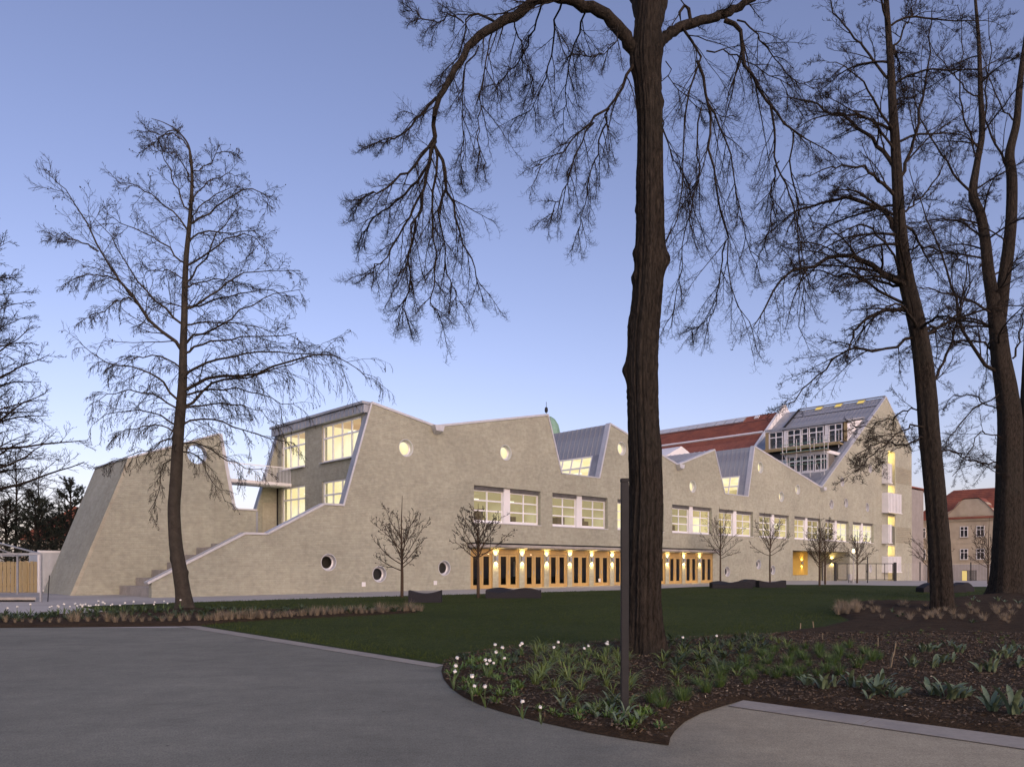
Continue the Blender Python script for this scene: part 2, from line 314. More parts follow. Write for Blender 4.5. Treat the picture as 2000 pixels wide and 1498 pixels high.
def edging(name, inner, outer, step, z=.006):
    """flush concrete edging slabs between two ground lines"""
    root = MB()
    a0, a1, b0, b1 = (np.array(G(*p)) for p in (inner[0], inner[1], outer[0], outer[1]))
    n = max(2, int(np.linalg.norm(a1 - a0) / step))
    base = MB().add([a0 + (0, 0, .0005), a1 + (0, 0, .0005), b1 + (0, 0, .0005), b0 + (0, 0, .0005)], [(0, 1, 2, 3)]).build(name, M['dark']); tag(base, kind='structure')
    g = .004 / np.linalg.norm(a1 - a0)
    for i in range(n):
        t0, t1 = i / n + g, (i + 1) / n - g
        q = [a0 + (a1 - a0) * t0, a0 + (a1 - a0) * t1, b0 + (b1 - b0) * t1, b0 + (b1 - b0) * t0]
        # the joint to the path
        w = [q[0], q[1], q[2] + (q[1] - q[2]) * .03, q[3] + (q[0] - q[3]) * .03]
        MB().add([p + (0, 0, .0008) for p in w] + [p + (0, 0, z) for p in w], [(0, 3, 2, 1), (4, 5, 6, 7), (0, 1, 5, 4), (1, 2, 6, 5), (2, 3, 7, 6), (3, 0, 4, 7)]).build('slab', M['kerb'], base)
edging('lawn_edging', [(386, 1222.5), (868, 1298.5)], [(345, 1222.8), (850, 1303.5)], 1.5, .004)
edging('bed_edging', [(1452, 1367), (2500, 1507)], [(1422, 1378.5), (2500, 1536)], 1.5, .005)
# ------------------------------------------------------------------ the school building (local axes: x along the facade, y into it, z up)
W = 12.7
school = empty('school_building', (A0[0], A0[1], 0), ANG, 'long beige brick school with jagged zinc-edged roofline, round windows and lit rooms', 'building')
TOP = [(-.07, .79), (4.94, 3.42), (6.24, 3.42), (9.88, 5.33), (11.23, 5.34), (13.27, 11.92), (18.33, 11.09), (29.37, 13.38), (30.92, 8.96), (35.58, 8.96), (37.0, 13.67),
       (47.03, 11.12), (53.4, 13.19), (55.3, 8.96), (59.93, 8.96), (61.3, 14.4), (77.43, 11.18), (97.87, 25.3), (107.79, 19.0)]
PORT = [(15.90, 9.37, .57, 'hi'), (24.88, 9.99, .57, 'hi'), (38.56, 11.75, .57, 'hi'), (49.52, 9.28, .57, 'hi'), (62.56, 12.27, .6, 'hi'), (67.29, 9.42, .57, 'hi'), (71.25, 10.5, .57, 'hi'),
        (83.41, 12.32, .57, 'd'), (92.29, 14.8, .57, 'd'), (80.27, 9.29, .57, 'd'), (84.57, 9.72, .57, 'd'), (91.35, 9.5, .57, 'd'),
        (10.19, 1.85, .52, 'd'), (13.83, 1.11, .52, 'd'), (19.11, 1.49, .52, 'd'), (55.81, 1.08, .52, 'd'), (62.17, 1.82, .52, 'd'), (65.34, 1.2, .52, 'd'), (92.38, 1.32, .52, 'd')]
def circ(x, z, r, k=28): return [(x + r * math.cos(2 * math.pi * i / k), z + r * math.sin(2 * math.pi * i / k)) for i in range(k)]
def rect(x0, x1, z0, z1): return [(x0, z0), (x1, z0), (x1, z1), (x0, z1)]
def wall(name, outer, holes, y0, th, mat, parent, axis='y', mats=None):
    """a wall with thickness and real openings; outline in (x,z), or (y,z) with axis='x'"""
    loops = [outer] + holes; flat = [p for lp in loops for p in lp]
    tris = tessellate_polygon([[Vector((a, b, 0)) for a, b in lp] for lp in loops])
    mp = (lambda a, b, t: (a, y0 + t, b)) if axis == 'y' else (lambda a, b, t: (y0 + t, a, b))
    n = len(flat); vs = [mp(a, b, 0) for a, b in flat] + [mp(a, b, th) for a, b in flat]
    fs = [tuple(t) for t in tris] + [tuple(n + i for i in t[::-1]) for t in tris]
    k = 0
    for lp in loops:
        m = len(lp); fs += [(k + i, k + (i + 1) % m, n + k + (i + 1) % m, n + k + i) for i in range(m)]; k += m
    return MB().add(vs, fs).build(name, mat, parent, uv=True)
M['blind'] = noise_mat('blind_slats', (.10, .10, .10), (.2, .2, .2), 3, .5)
WINS = [21.78 + 8.112 * i for i in range(9)]; WW = 6.78; WZ0, WZ1 = 4.76, 7.38
DOORS = [21.47 + 2.682 * i for i in range(12)]; DW, DH = 2.13, 2.87
outer = [(0, -1.2)] + [(0, .80)] + TOP[1:] + [(107.95, -1.2)]
# openings that reach the ground are notches of the outline; the rest are holes
foot = [(107.95, -1.2), (101.2, -1.2), (101.2, 17.9), (98.62, 17.9), (98.62, -1.2), (85.66, -1.2), (85.66, 3.45), (70.03, 3.45), (70.03, -1.2)]
for x in reversed(DOORS): foot += [(x + DW, -1.2), (x + DW, DH), (x, DH), (x, -1.2)]
outer = [(0, -1.2), (0, .80)] + TOP[1:] + foot
holes = [rect(x, x + WW, WZ0, WZ1) for x in WINS] + [circ(x, z, r) for x, z, r, _ in PORT]
wall('wall', outer, holes, 0, .42, M['brick'], school)
# wedge at the left end, set back behind the stair
WEDGE = [(-2.27, -.3), (.72, 7.82), (6.03, 9.86), (6.92, 5.22), (8.5, 5.22), (8.5, -.3)]
wall('wall', WEDGE, [circ(4.67, 8.47, .6)], 6.1, .45, M['brick'], school)
wall('wall', [(-2.25, -.3), (.74, 7.82), (6.03, 9.86), (6.92, 5.22), (11.23, 5.3), (13.25, 11.88), (13.6, 11.8), (13.6, -.3)], [], W - .4, .4, M['brick'], school)
MB().add([(-2.27, 6.56, -.3), (.72, 6.56, 7.82), (.72, W - .41, 7.82), (-2.27, W - .41, -.3), (-1.8, 6.56, -.3), (1.19, 6.56, 7.82), (1.19, W - .41, 7.82), (-1.8, W - .41, -.3)],
         [(0, 1, 2, 3), (7, 6, 5, 4), (0, 4, 5, 1), (1, 5, 6, 2), (2, 6, 7, 3)]).build('end_wall', M['brick'], school, uv=True)
MB().add([(-2.262, 6.088, -.02), (.728, 6.088, 7.80), (.928, 6.088, 7.88), (-2.05, 6.088, -.02)], [(0, 1, 2, 3)]).build('corner_strip', M['brick_light'], school, uv=True)
wall('back_wall', [(13.61, -1.2)] + [(x, z - .05) for x, z in TOP[5:]] + [(107.9, -1.2)], [], W - .4, .4, M['brick'], school)
wall('side_wall', [(.43, -1.2), (.43, 19), (W / 2, 18.98), (W - .41, 19), (W - .41, -1.2)], [], 107.5, .4, M['brick'], school, axis='x')

def coping(x0, z0, x1, z1, y=.2, w=.5, h=.13, mat='zinc_trim', lift=.03):
    MB().bar((x0, y, z0 + lift), (x1, y, z1 + lift), w, h).build('coping', M[mat], school)
pts = [(-.2, .72)] + TOP[1:5]
for a, b in zip(pts, pts[1:]): coping(*a, *b, y=.2, w=.56, h=.12)
for i in range(5, len(TOP) - 1):
    a, b = TOP[i], TOP[i + 1]
    if i in (8, 13): coping(*a, *b, h=.09)
    elif i in (7, 12): coping(*a, *b, y=.18, h=.12)
    elif i == 16: coping(*a, *b, y=.15, w=.45, h=.1)
    else: coping(*a, *b, h=.15)
coping(11.23, 5.3, 13.27, 11.92, y=.28, w=.62, h=.07, mat='zinc', lift=0)
coping(11.2, 5.3, 13.24, 11.92, y=-.01, w=.06, h=.11, lift=0); coping(11.23, 5.35, 13.25, 11.9, y=W - .2, w=.5, h=.09, mat='zinc', lift=0)
for a, b in ((WEDGE[1], WEDGE[2]), (WEDGE[2], WEDGE[3]), (WEDGE[3], WEDGE[4])): coping(*a, *b, y=6.3, w=.55, h=.09)
coping(.72, 7.85, .72 + .01, 7.85) if False else MB().bar((.9, 6.4, 7.86), (.9, W, 7.86), .55, .08).build('coping', M['zinc'], school)
MB().box(8.44, 8.56, 6.06, 6.6, 3.2, 5.16).build('edge_trim', M['zinc'], school)
# rain spouts in the valleys
for (x, z) in (TOP[6], TOP[11], TOP[16]):
    MB().add([(x - .3, -.5, z - .35), (x + .3, -.5, z - .35), (x + .42, -.5, z + .02), (x - .42, -.5, z + .02), (x - .12, .02, z - .55), (x + .12, .02, z - .55), (x + .42, .02, z), (x - .42, .02, z)],
             [(0, 1, 2, 3), (4, 5, 1, 0), (5, 6, 2, 1), (6, 7, 3, 2), (7, 4, 0, 3)]).build('rain_spout', M['zinc_trim'], school)

# ---- zinc roofs
def slope_frame(a, b):
    t = Vector((b[0] - a[0], 0, b[1] - a[1])); L = t.length; t.normalize(); nrm = Vector((-t.z, 0, t.x)); return t, nrm, L
def roof_sheet(a, b, y0=.43, y1=W - .41, mat='zinc', name='roof_sheet', lift=-.06):
    t, nr, L = slope_frame(a, b); o = nr * lift
    p = [Vector((a[0], y0, a[1])) + o, Vector((b[0], y0, b[1])) + o, Vector((b[0], y1, b[1])) + o, Vector((a[0], y1, a[1])) + o]
    return MB().add(p + [q - nr * .15 for q in p], [(0, 1, 2, 3), (7, 6, 5, 4), (0, 4, 5, 1), (1, 5, 6, 2), (2, 6, 7, 3), (3, 7, 4, 0)]).build(name, M[mat], school)
def zinc_panels(a, b, y0, y1, n, mat='zinc', lift=0.0):
    """standing-seam sheets, each one a piece of its own with its raised seam"""
    t, nr, L = slope_frame(a, b); w = (y1 - y0) / n; first = None
    rr = random.Random(int(a[0] * 100))
    for i in range(n):
        if first is None:
            m = MB(); m.add([(0, .006, 0), (L, .006, 0), (L, w - .006, 0), (0, w - .006, 0), (0, .006, -.02), (L, .006, -.02), (L, w - .006, -.02), (0, w - .006, -.02)], [(0, 1, 2, 3), (7, 6, 5, 4), (0, 4, 5, 1), (1, 5, 6, 2), (2, 6, 7, 3), (3, 7, 4, 0)])
            m.box(0, L, -.02, .02, 0, .05); o = m.build('zinc_panel', M[mat], school); first = o
        else: o = bpy.data.objects.new('zinc_panel', first.data); link(o, school)
        mt = Matrix((( t.x, 0, nr.x, 0), (0, 1, 0, 0), (t.z, 0, nr.z, 0), (0, 0, 0, 1))); 
        o.matrix_local = Matrix.Translation(Vector((a[0], y0 + i * w, a[1])) + nr * (lift + rr.uniform(-.004, .004))) @ mt
for i in (5, 6, 7, 8, 10, 12, 13, 15): roof_sheet(TOP[i], TOP[i + 1])
roof_sheet(TOP[11], TOP[12]); zinc_panels(TOP[11], TOP[12], .5, W - .5, 20)
NOTCH = ((9, 10, 11.05), (14, 15, 11.35))
def lerp_z(a, b, z): k = (z - a[1]) / (b[1] - a[1]); return (a[0] + (b[0] - a[0]) * k, z)
# ---- windows
M['lit_white'] = emit_mat('lit_tube', (1.0, .92, .70), 1.6)
def glass_grid(parent, x0, x1, zs, xs, depth, mat, bar):
    """one pane per opening of the grid; alike panes share their mesh"""
    cache = {}
    for i in range(len(xs) - 1):
        for j in range(len(zs) - 1):
            a, b, c, d = xs[i] + bar / 2, xs[i + 1] - bar / 2, zs[j] + bar / 2, zs[j + 1] - bar / 2
            k = (round(b - a, 3), round(d - c, 3))
            if k not in cache: cache[k] = MB().box(0, b - a, 0, .012, 0, d - c).build('pane', mat, parent); o = cache[k]
            else: o = link(bpy.data.objects.new('pane', cache[k].data), parent)
            o.location = (a, depth, c)
def make_window(parent, mtx, w, h, cols, rows, lit, bar=.085, edge=.085, bottom=.14, room=4.0, sill=True, furn=0, rnd=None, mat='white', ceil=None, glass='glass', pads=(0, 0)):
    """frame (> panes, sill, room behind). rows: heights as fractions from the bottom"""
    m = MB(); th = .09
    m.box(0, edge, 0, th, 0, h); m.box(w - edge, w, 0, th, 0, h); m.box(edge, w - edge, .002, th, 0, bottom); m.box(edge, w - edge, .002, th, h - edge, h)
    xs = [edge - bar / 2 + (w - 2 * edge + bar) * i / cols for i in range(cols + 1)]
    zt = [0]; 
    for r_ in rows: zt.append(zt[-1] + r_)
    zs = [bottom - bar / 2 + (h - bottom - edge + bar) * z / zt[-1] for z in zt]
    for x in xs[1:-1]: m.box(x - bar / 2, x + bar / 2, .004, th, bottom, h - edge)
    for z in zs[1:-1]: m.box(edge, w - edge, .008, th, z - bar / 2, z + bar / 2)
    f = m.build('window', M[mat], parent); f.matrix_local = mtx
    glass_grid(f, 0, w, zs, xs, .05, M[glass], bar)
    if sill: MB().box(-.04, w + .04, -.32, 0, -.05, -.005).build('sill', M['zinc_trim'], f)
    if room and lit not in ('lit_dusk',) and w > 2 and h > 2:
        for q in range(2): MB().box(w * (.18 + .42 * q), w * (.18 + .42 * q) + .9, 1.4 + .9 * q, 1.55 + .9 * q, h - .42, h - .36).build('room_lamp', M['lit_white'], f)
        MB().box(w * .08, w * .08 + .95, room - .1, room - .02, 0, 2.0).build('room_door', M['furniture' if lit == 'lit_low' else 'lit_low'], f); MB().box(w * .5, w * .93, room - .08, room - .02, h * .35, h * .8).build('wall_board', M['lit_mid' if lit != 'lit_mid' else 'lit_low'], f)
    if room:
        y0, y1 = th + .03, room; q = pads
        r = MB().add([(-.02 - q[0], y0, -.02), (w + .02 + q[1], y0, -.02), (w + .02 + q[1], y0, h + .02), (-.02 - q[0], y0, h + .02), (-.02 - q[0], y1, -.02), (w + .02 + q[1], y1, -.02), (w + .02 + q[1], y1, h + .02), (-.02 - q[0], y1, h + .02)],
                     [(4, 5, 6, 7), (0, 4, 7, 3), (1, 2, 6, 5), (0, 1, 5, 4)]).build('room', M[lit], f)
        MB().add([(-.02 - q[0], y0, h + .015), (w + .02 + q[1], y0, h + .015), (w + .02 + q[1], y1, h + .015), (-.02 - q[0], y1, h + .015)], [(0, 1, 2, 3)]).build('ceiling', M[ceil or lit], f)
        rr = random.Random(rnd or 1)
        for i in range(furn):
            x = rr.uniform(.1, w - .9); MB().box(x, x + rr.uniform(.3, .9), y0 + rr.uniform(.5, 2), y0 + 2.6, 0, rr.uniform(.5, 1.15)).build('furniture', M['furniture'], f)
    return f
lits = [('lit_low', 'lit_low'), ('lit_low', 'lit_low'), ('lit_hi', 'lit_low'), ('lit_low', 'lit_mid'), ('lit_mid', 'lit_mid'), ('lit_low', 'lit_mid'), ('lit_mid', 'lit_low'), ('lit_low', 'lit_hi'), ('lit_hi', 'lit_hi')]
sw = (WW - .64) / 2
for i, x in enumerate(WINS):
    for k in (0, 1):
        xx = x + k * (sw + .64); wz = WZ1 - WZ0 - .30
        make_window(school, Matrix.Translation((xx, .33, WZ0 + .02)), sw, wz, 2, (1, 1, .95), lits[i][k], rnd=i * 2 + k + 3, furn=3 if lits[i][k] != 'lit_hi' else 1, sill=False, bar=.095, bottom=.17, room=3.6)
        b = MB(); b.box(xx, xx + sw, .22, .44, WZ1 - .27, WZ1 - .01)
        for q in range(3): b.box(xx, xx + sw, .13, .21, WZ1 - .25 + q * .08, WZ1 - .215 + q * .08)
        b.build('blind_box', M['blind'], school)
        # a bright cupboard or screen deeper in some rooms
        if (i, k) in ((0, 0), (3, 1), (4, 0), (5, 1), (7, 1)):
            MB().box(xx + (.02 if k == 0 else sw * .45), xx + (.8 if k == 0 else sw - .3), 1.1, 1.2, WZ0 + (0 if i != 5 else 1.2), WZ0 + 1.75).build('lit_panel', M['lit_hi'], school)
    MB().box(x + sw - .02, x + sw + .66, .20, .43, WZ0 + .02, WZ1 - .02).build('window_pier', M['white_panel'], school)
    MB().box(x - .03, x + WW + .03, -.05, .40, WZ0 - .05, WZ0 + .012).build('sill', M['zinc_trim'], school)
# windows and zinc in the two roof notches, facing left
for (ia, ib, zt) in NOTCH:
    a, b = TOP[ia], TOP[ib]; c = lerp_z(a, b, zt)
    zinc_panels(c, b, .45, W - .45, 22); roof_sheet(c, b)
    roof_sheet(a, c, .43, 1.25, lift=0); roof_sheet(a, c, W - 1.3, W - .41, lift=0)
    t, nr, L = slope_frame(a, c)
    mt = Matrix(((0, -nr.x, t.x, 0), (-1, 0, 0, 0), (0, -nr.z, t.z, 0), (0, 0, 0, 1)))
    make_window(school, Matrix.Translation(Vector((a[0], W - 1.3, a[1]))) @ mt, W - 2.55, L - .02, 9, (1, .9), 'lit_warm', room=3.0, sill=False, ceil='lit_hi', bar=.13, edge=.12)
    roof_sheet(TOP[ia - 1], TOP[ia], mat='concrete', name='terrace', lift=-.12)
# end wall at the stair
zin, zw = 13.0, .42
EW = [(.85, 5.75, 8.66, 11.24, 4, 'lit_warm'), (8.1, 11.6, 8.66, 11.24, 3, 'lit_hi'), (.85, 5.7, 4.76, 7.4, 4, 'lit_hi'), (8.1, 11.6, 4.76, 7.4, 3, 'lit_hi')]
wall('end_wall', [(.43, 2.5), (W - .41, 2.5), (W - .41, 11.75), (.43, 11.75)], [rect(a, b, c, d) for a, b, c, d, *_ in EW], zin, zw, M['brick'], school, axis='x')
for a, b, c, d, n, l in EW:
    mt = Matrix(((0, 1, 0, zin + .1), (-1, 0, 0, b), (0, 0, 1, c), (0, 0, 0, 1)))
    make_window(school, mt, b - a, d - c, n, (1.75, .95), l, room=3.2, ceil='lit_ceiling' if c > 8 else l, bar=.11, edge=.13, furn=2 if c < 8 else 0, rnd=int(a * 9 + c))
MB().box(zin - .28, zin + .6, .1, W, 11.30, 11.80).build('fascia', M['zinc'], school)
for q in range(24): MB().box(zin - .31, zin - .28, .35 + q * .51, .38 + q * .51, 11.30, 11.78).build('seam', M['zinc'], school)
MB().box(zin - .42, zin + .8, .05, W + .05, 11.83, 11.99).build('roof_edge', M['zinc'], school)
MB().box(zin - .05, zin + .0, W - .55, W - .41, 2.6, 8.6).build('downpipe', M['dark'], school)
# stair of large blocks, landing, far inner wall panel
for k, (x, z) in enumerate([(.24, .5), (1.12, .95), (2.0, 1.4), (2.87, 1.85), (3.74, 2.3), (4.6, 2.75)]):
    MB().box(x, x + 1.6, .43, 6.08, -.3, z).build('step', M['concrete'], school, bevel=.015)
MB().box(5.5, 13.0, .43, 6.08, 2.2, 3.0).build('landing', M['concrete'], school)
MB().box(8.52, 13.0, 6.08, W - .41, 2.2, 3.3).build('landing', M['concrete'], school)
for k in range(8): MB().box(8.9 + k * .45, 12.99, .44, 7.6, 3.0 + k * .2, 3.2 + k * .2 - .004).build('step', M['concrete'], school)
MB().box(11.8, 12.85, W - .44, W - .41, 3.7, 6.3).build('door_panel', M['brick_light'], school, uv=True)
# bridge with its railing
br = MB().box(6.2, 13.0, 10.1, W - .45, 7.42, 7.62).build('bridge', M['white_panel'], school)
MB().bar((6.6, 10.12, 8.72), (12.99, 10.12, 8.72), .05).build('handrail', M['white'], br)
ba = None
for k in range(58):
    if ba is None: ba = MB().box(-.009, .009, -.009, .009, 7.30, 8.70).build('baluster', M['white'], br); o = ba
    else: o = link(bpy.data.objects.new('baluster', ba.data), br)
    o.location = (6.65 + k * .11, 10.08, 0)
# ---- doors, piers, canopy
for i, x in enumerate(DOORS):
    f = MB().box(x, x + .09, .05, .24, -.02, DH - .01).box(x + DW - .09, x + DW, .05, .24, -.02, DH - .01).box(x + .09, x + DW - .09, .052, .24, DH - .36, DH - .012).build('door', M['wood'], school)
    lw = (DW - .18) / 2
    for k in (0, 1):
        a = x + .09 + k * lw + .008; b = a + lw - .016; z1 = DH - .38
        lf = MB().box(a, a + .2, .08, .15, 0, z1).box(b - .2, b, .08, .15, 0, z1).box(a + .2, b - .2, .082, .15, 0, .26).box(a + .2, b - .2, .082, .15, z1 - .16, z1).build('leaf', M['wood'], f)
        MB().box(a + .2, b - .2, .11, .12, .26, z1 - .16).build('pane', M['glass_dark'], f)
    MB().bar((x + DW / 2 - .07, .04, 1.0), (x + DW / 2 - .07, .04, 1.3), .03).build('handle', M['grey_metal'], f)
rm = MB().add([(21.2, .46, -.2), (53.4, .46, -.2), (53.4, .46, 3.2), (21.2, .46, 3.2), (21.2, 6, -.2), (53.4, 6, -.2), (53.4, 6, 3.2), (21.2, 6, 3.2)], [(4, 5, 6, 7), (0, 4, 7, 3), (1, 2, 6, 5), (0, 1, 5, 4), (3, 7, 6, 2)]).build('foyer', M['room_dark'], school)
for x, y, z in ((31.0, 3.5, 2.5), (27.5, 4.8, 2.6), (46.9, 4.5, 2.5)): MB().lathe([(.01, -.1), (.1, -.05), (.1, .05), (.01, .1)], 10, (x, y, z)).build('foyer_lamp', M['lamp_white'], rm)
MB().box(28.6, 29.6, 3, 3.1, .8, 2.0).build('foyer_poster', M['white_panel'], rm)
cp = MB().prism([(0, 0), (1, 0), (1, 1), (0, 1)], 0, 1)
prof = [(.0, 2.94), (-.5, 2.92), (-.62, 2.94), (-.68, 3.02), (-.68, 3.10), (-.62, 3.18), (.0, 3.24)]
m = MB(); n_ = len(prof)
m.add([(x, y, z) for x in (21.17, 53.36) for y, z in prof], [tuple(range(n_)), tuple(range(2 * n_ - 1, n_ - 1, -1))] + [(i, (i + 1) % n_, n_ + (i + 1) % n_, n_ + i) for i in range(n_)])
cpo = m.build('canopy', M['concrete'], school)
MB().box(21.1, 53.4, -.70, .0, 3.245, 3.285).build('flashing', M['dark'], cpo)
# ---- round windows
pc = {}
for x, z, r, l in PORT:
    key = (r, l)
    if key not in pc:
        k = 28
        m = MB(); prof = [(r + .01, -.012), (r + .01, .0), (r - .005, .002), (r - .06, .30), (r - .15, .30), (r - .15, .27), (r - .07, .24), (r - .03, -.012)]
        m.add([(rr_ * math.cos(2 * math.pi * i / k), yy, rr_ * math.sin(2 * math.pi * i / k)) for rr_, yy in prof for i in range(k)],
              [(j * k + i, j * k + (i + 1) % k, ((j + 1) % len(prof)) * k + (i + 1) % k, ((j + 1) % len(prof)) * k + i) for j in range(len(prof)) for i in range(k)])
        ring = m.build('round_window', M['zinc_trim'], school, smooth=False)
        d1 = MB().add([(p[0], .285, p[1]) for p in circ(0, 0, r - .14)], [tuple(range(k))]).build('pane', M['glass'] if l == 'hi' else M['glass_dark'], ring)
        d2 = MB().add([(p[0], .7, p[1]) for p in circ(0, 0, r + .3)] + [(p[0], .34, p[1]) for p in circ(0, 0, r + .3)], [tuple(range(k))] + [(i, (i + 1) % k, k + (i + 1) % k, k + i) for i in range(k)]).build('room', M['lit_hi'] if l == 'hi' else M['room_dark'], ring)
        pc[key] = (ring, d1, d2); o = ring
    else:
        ring, d1, d2 = pc[key]; o = link(bpy.data.objects.new('round_window', ring.data), school)
        for c_ in (d1, d2): link(bpy.data.objects.new(c_.name.split('.')[0], c_.data), o)
    o.location = (x, 0, z)
m = MB(); k = 28; r = .6; prof = [(r + .01, -.012), (r - .005, -.012), (r - .03, .2), (r - .03, .46), (r + .01, .46)]
m.add([(rr_ * math.cos(2 * math.pi * i / k), yy, rr_ * math.sin(2 * math.pi * i / k)) for rr_, yy in prof for i in range(k)], [(j * k + i, j * k + (i + 1) % k, (j + 1) * k + (i + 1) % k, (j + 1) * k + i) for j in range(len(prof) - 1) for i in range(k)])
o = m.build('round_opening', M['zinc_trim'], school); o.location = (4.67, 6.1, 8.47)
for x, z in ((12.65, .48), (18.31, .49), (36.3 - .7, .45)): MB().box(x - .14, x + .14, -.03, -.002, z - .14, z + .14).build('wall_socket', M['white_panel'], school, bevel=.01)
# ---- entrance niche
bx = lambda name, mat, *a, uv=True: MB().box(*a).build(name, M[mat], school, uv=uv)
bx('niche_wall', 'brick', 69.7, 82.7, 2.6, 2.9, -1.2, 3.46)
bx('niche_wall', 'brick', 69.7, 70.02, .43, 2.59, -1.2, 3.46); bx('niche_wall', 'brick', 85.67, 86.0, .43, 6.3, -1.2, 3.46)
bx('niche_wall', 'brick', 82.4, 82.69, 2.91, 6.3, -1.2, 3.46); bx('niche_wall', 'brick', 82.7, 85.66, 6.0, 6.3, -1.2, 3.46)
bx('niche_ceiling', 'concrete', 69.9, 86, .43, 6.3, 3.47, 3.7)
M['ochre'] = noise_mat('ochre_panel', (.40, .26, .04), (.50, .33, .06), 2, .7)
bx('niche_panel', 'ochre', 70.04, 79.1, 2.48, 2.59, .55, 3.40)
# ---- stair tower slot with balconies
bx('shaft_wall', 'brick_light', 98.3, 98.61, .43, 3.0, -1.2, 18.2); bx('shaft_wall', 'brick_light', 101.21, 101.5, .43, 3.0, -1.2, 18.2); bx('shaft_wall', 'brick_light', 98.3, 101.5, 3.0, 3.3, -1.2, 18.2)
bx('shaft_ceiling', 'brick_light', 98.6, 101.2, .1, 3, 17.92, 18.2)
LV = [2.98, 7.4, 11.8, 15.9]
for z in LV[:3] + [13.3, 8.9, 4.7]: bx('shaft_floor', 'concrete', 98.63, 101.19, .12, 2.99, z - .12 if z in LV else z - .2, z, uv=False)
def ribbed(name, x0, x1, z0, z1, y0, y1, k):
    b = MB().box(x0, x1, y0, y1, z0, z1).build(name, M['white_panel'], school)
    for i in range(k): MB().box(x0 + (x1 - x0) * (i + .3) / k, x0 + (x1 - x0) * (i + .6) / k, y0 - .05, y0 - .002, z0 + .02, z1 - .02).build('rib', M['zinc_trim'], b)
    MB().box(x0 - .05, x1 + .05, y0 - .1, -.01, z0 - .12, z0 - .004).build('balcony_floor', M['white_panel'], b)
ribbed('balcony', 96.3, 101.1, .85, 3.0, -.9, -.02, 9); ribbed('balcony', 96.3, 101.2, 9.15, 11.8, -.9, -.02, 9)
ribbed('balcony', 96.3, 97.6, 4.9, 7.4, -.9, -.02, 2); ribbed('balcony', 96.3, 97.6, 13.2, 15.8, -.9, -.02, 2)
for z0 in (4.9, 13.5):
    m = MB(); rr = random.Random(4)
    for i in range(20):
        for j in range(9):
            x = 101.6 + i * .3 + (j % 2) * .15; z = z0 + .1 + j * .26
            if x < 107.6: m.box(x, x + .15, -.055, -.002, z, z + .2)
    tag(m.build('brick_lattice', M['brick_light'], school, uv=True), kind='stuff')
# ---- tall roof on the right with its dormers
KD = (25.3 - 11.18) / (97.87 - 77.43)
rD = lambda s: (s, 11.18 + (s - 77.43) * KD)
roof_sheet(rD(77.43), rD(97.87), .43, 15.2); roof_sheet(TOP[17], TOP[18], .43, 15.2)
zinc_panels(rD(92.6), rD(97.6), .5, 12.5, 22); zinc_panels(rD(77.6), rD(92.5), .42, 1.3, 2); zinc_panels(rD(86), rD(97.5), 12.7, 15.1, 4, lift=-.25)
coping(*rD(92.5), *rD(97.8), y=12.58, w=.14, h=.35, mat='dark', lift=.1); coping(*rD(95.6), *rD(95.66), y=6.5, w=12, h=.06, mat='dark', lift=.06)
MB().bar((97.87, .1, 25.45), (97.87, 12.6, 25.45), .4, .12).build('ridge_cap', M['zinc'], school)
M['sky_lit'] = emit_mat('lit_skylight', (.85, .62, .18), .8)
t, nr, L = slope_frame(rD(77.43), rD(97.87))
for y in (3.2, 6.4, 9.3):
    a = rD(96.9); mt = Matrix(((t.x, 0, nr.x, 0), (0, 1, 0, 0), (t.z, 0, nr.z, 0), (0, 0, 0, 1)))
    o = MB().box(0, 1.0, -.55, .55, .03, .12).build('skylight', M['zinc'], school); o.matrix_local = Matrix.Translation((a[0], y, a[1])) @ mt
    MB().box(.08, .92, -.47, .47, .122, .13).build('pane', M['sky_lit'], o)
# upper dormer
ds = 87.37
MB().add([(ds - .25, .95, 20.62), (ds - .25, 12.5, 20.62), (92.8, 12.5, 21.85), (92.8, .95, 21.85), (ds - .25, .95, 20.95), (ds - .25, 12.5, 20.95), (92.8, 12.5, 22.0), (92.8, .95, 22.0)],
         [(3, 2, 1, 0), (4, 5, 6, 7), (0, 1, 5, 4), (1, 2, 6, 5), (2, 3, 7, 6), (3, 0, 4, 7)]).build('dormer_roof', M['zinc'], school)
for y in (1.0, 12.1):
    MB().add([(ds, y, 18.05), (ds, y, 20.6), (92.3, y, 21.5), (ds, y + .3, 18.05), (ds, y + .3, 20.6), (92.3, y + .3, 21.5)], [(0, 1, 2), (5, 4, 3), (0, 3, 4, 1), (1, 4, 5, 2), (2, 5, 3, 0)]).build('dormer_cheek', M['white_panel'], school)
    MB().box(ds - .06, ds - .005, y, y + .45, 18.05, 20.6).build('dormer_post', M['board'], school)
M['lit_dusk'] = noise_mat('unlit_room', (.10, .095, .085), (.15, .14, .12), 1, .9)
y = 12.0
for k, (wd, n) in enumerate(((2.1, 2), (.5, 0), (2.0, 2), (1.0, 1), (2.1, 2), (.5, 0), (1.9, 2))):
    if n:
        mt = Matrix(((0, 1, 0, ds), (-1, 0, 0, y), (0, 0, 1, 18.1), (0, 0, 0, 1)))
        make_window(school, mt, wd - .06, 2.45, n, (1.7, .8), 'lit_dusk', room=2.2, sill=False, bar=.14, edge=.12)
    else: MB().box(ds - .02, ds + .1, y - wd, y - .04, 18.1, 20.55).build('dormer_pier', M['white_panel'], school)
    y -= wd + .05
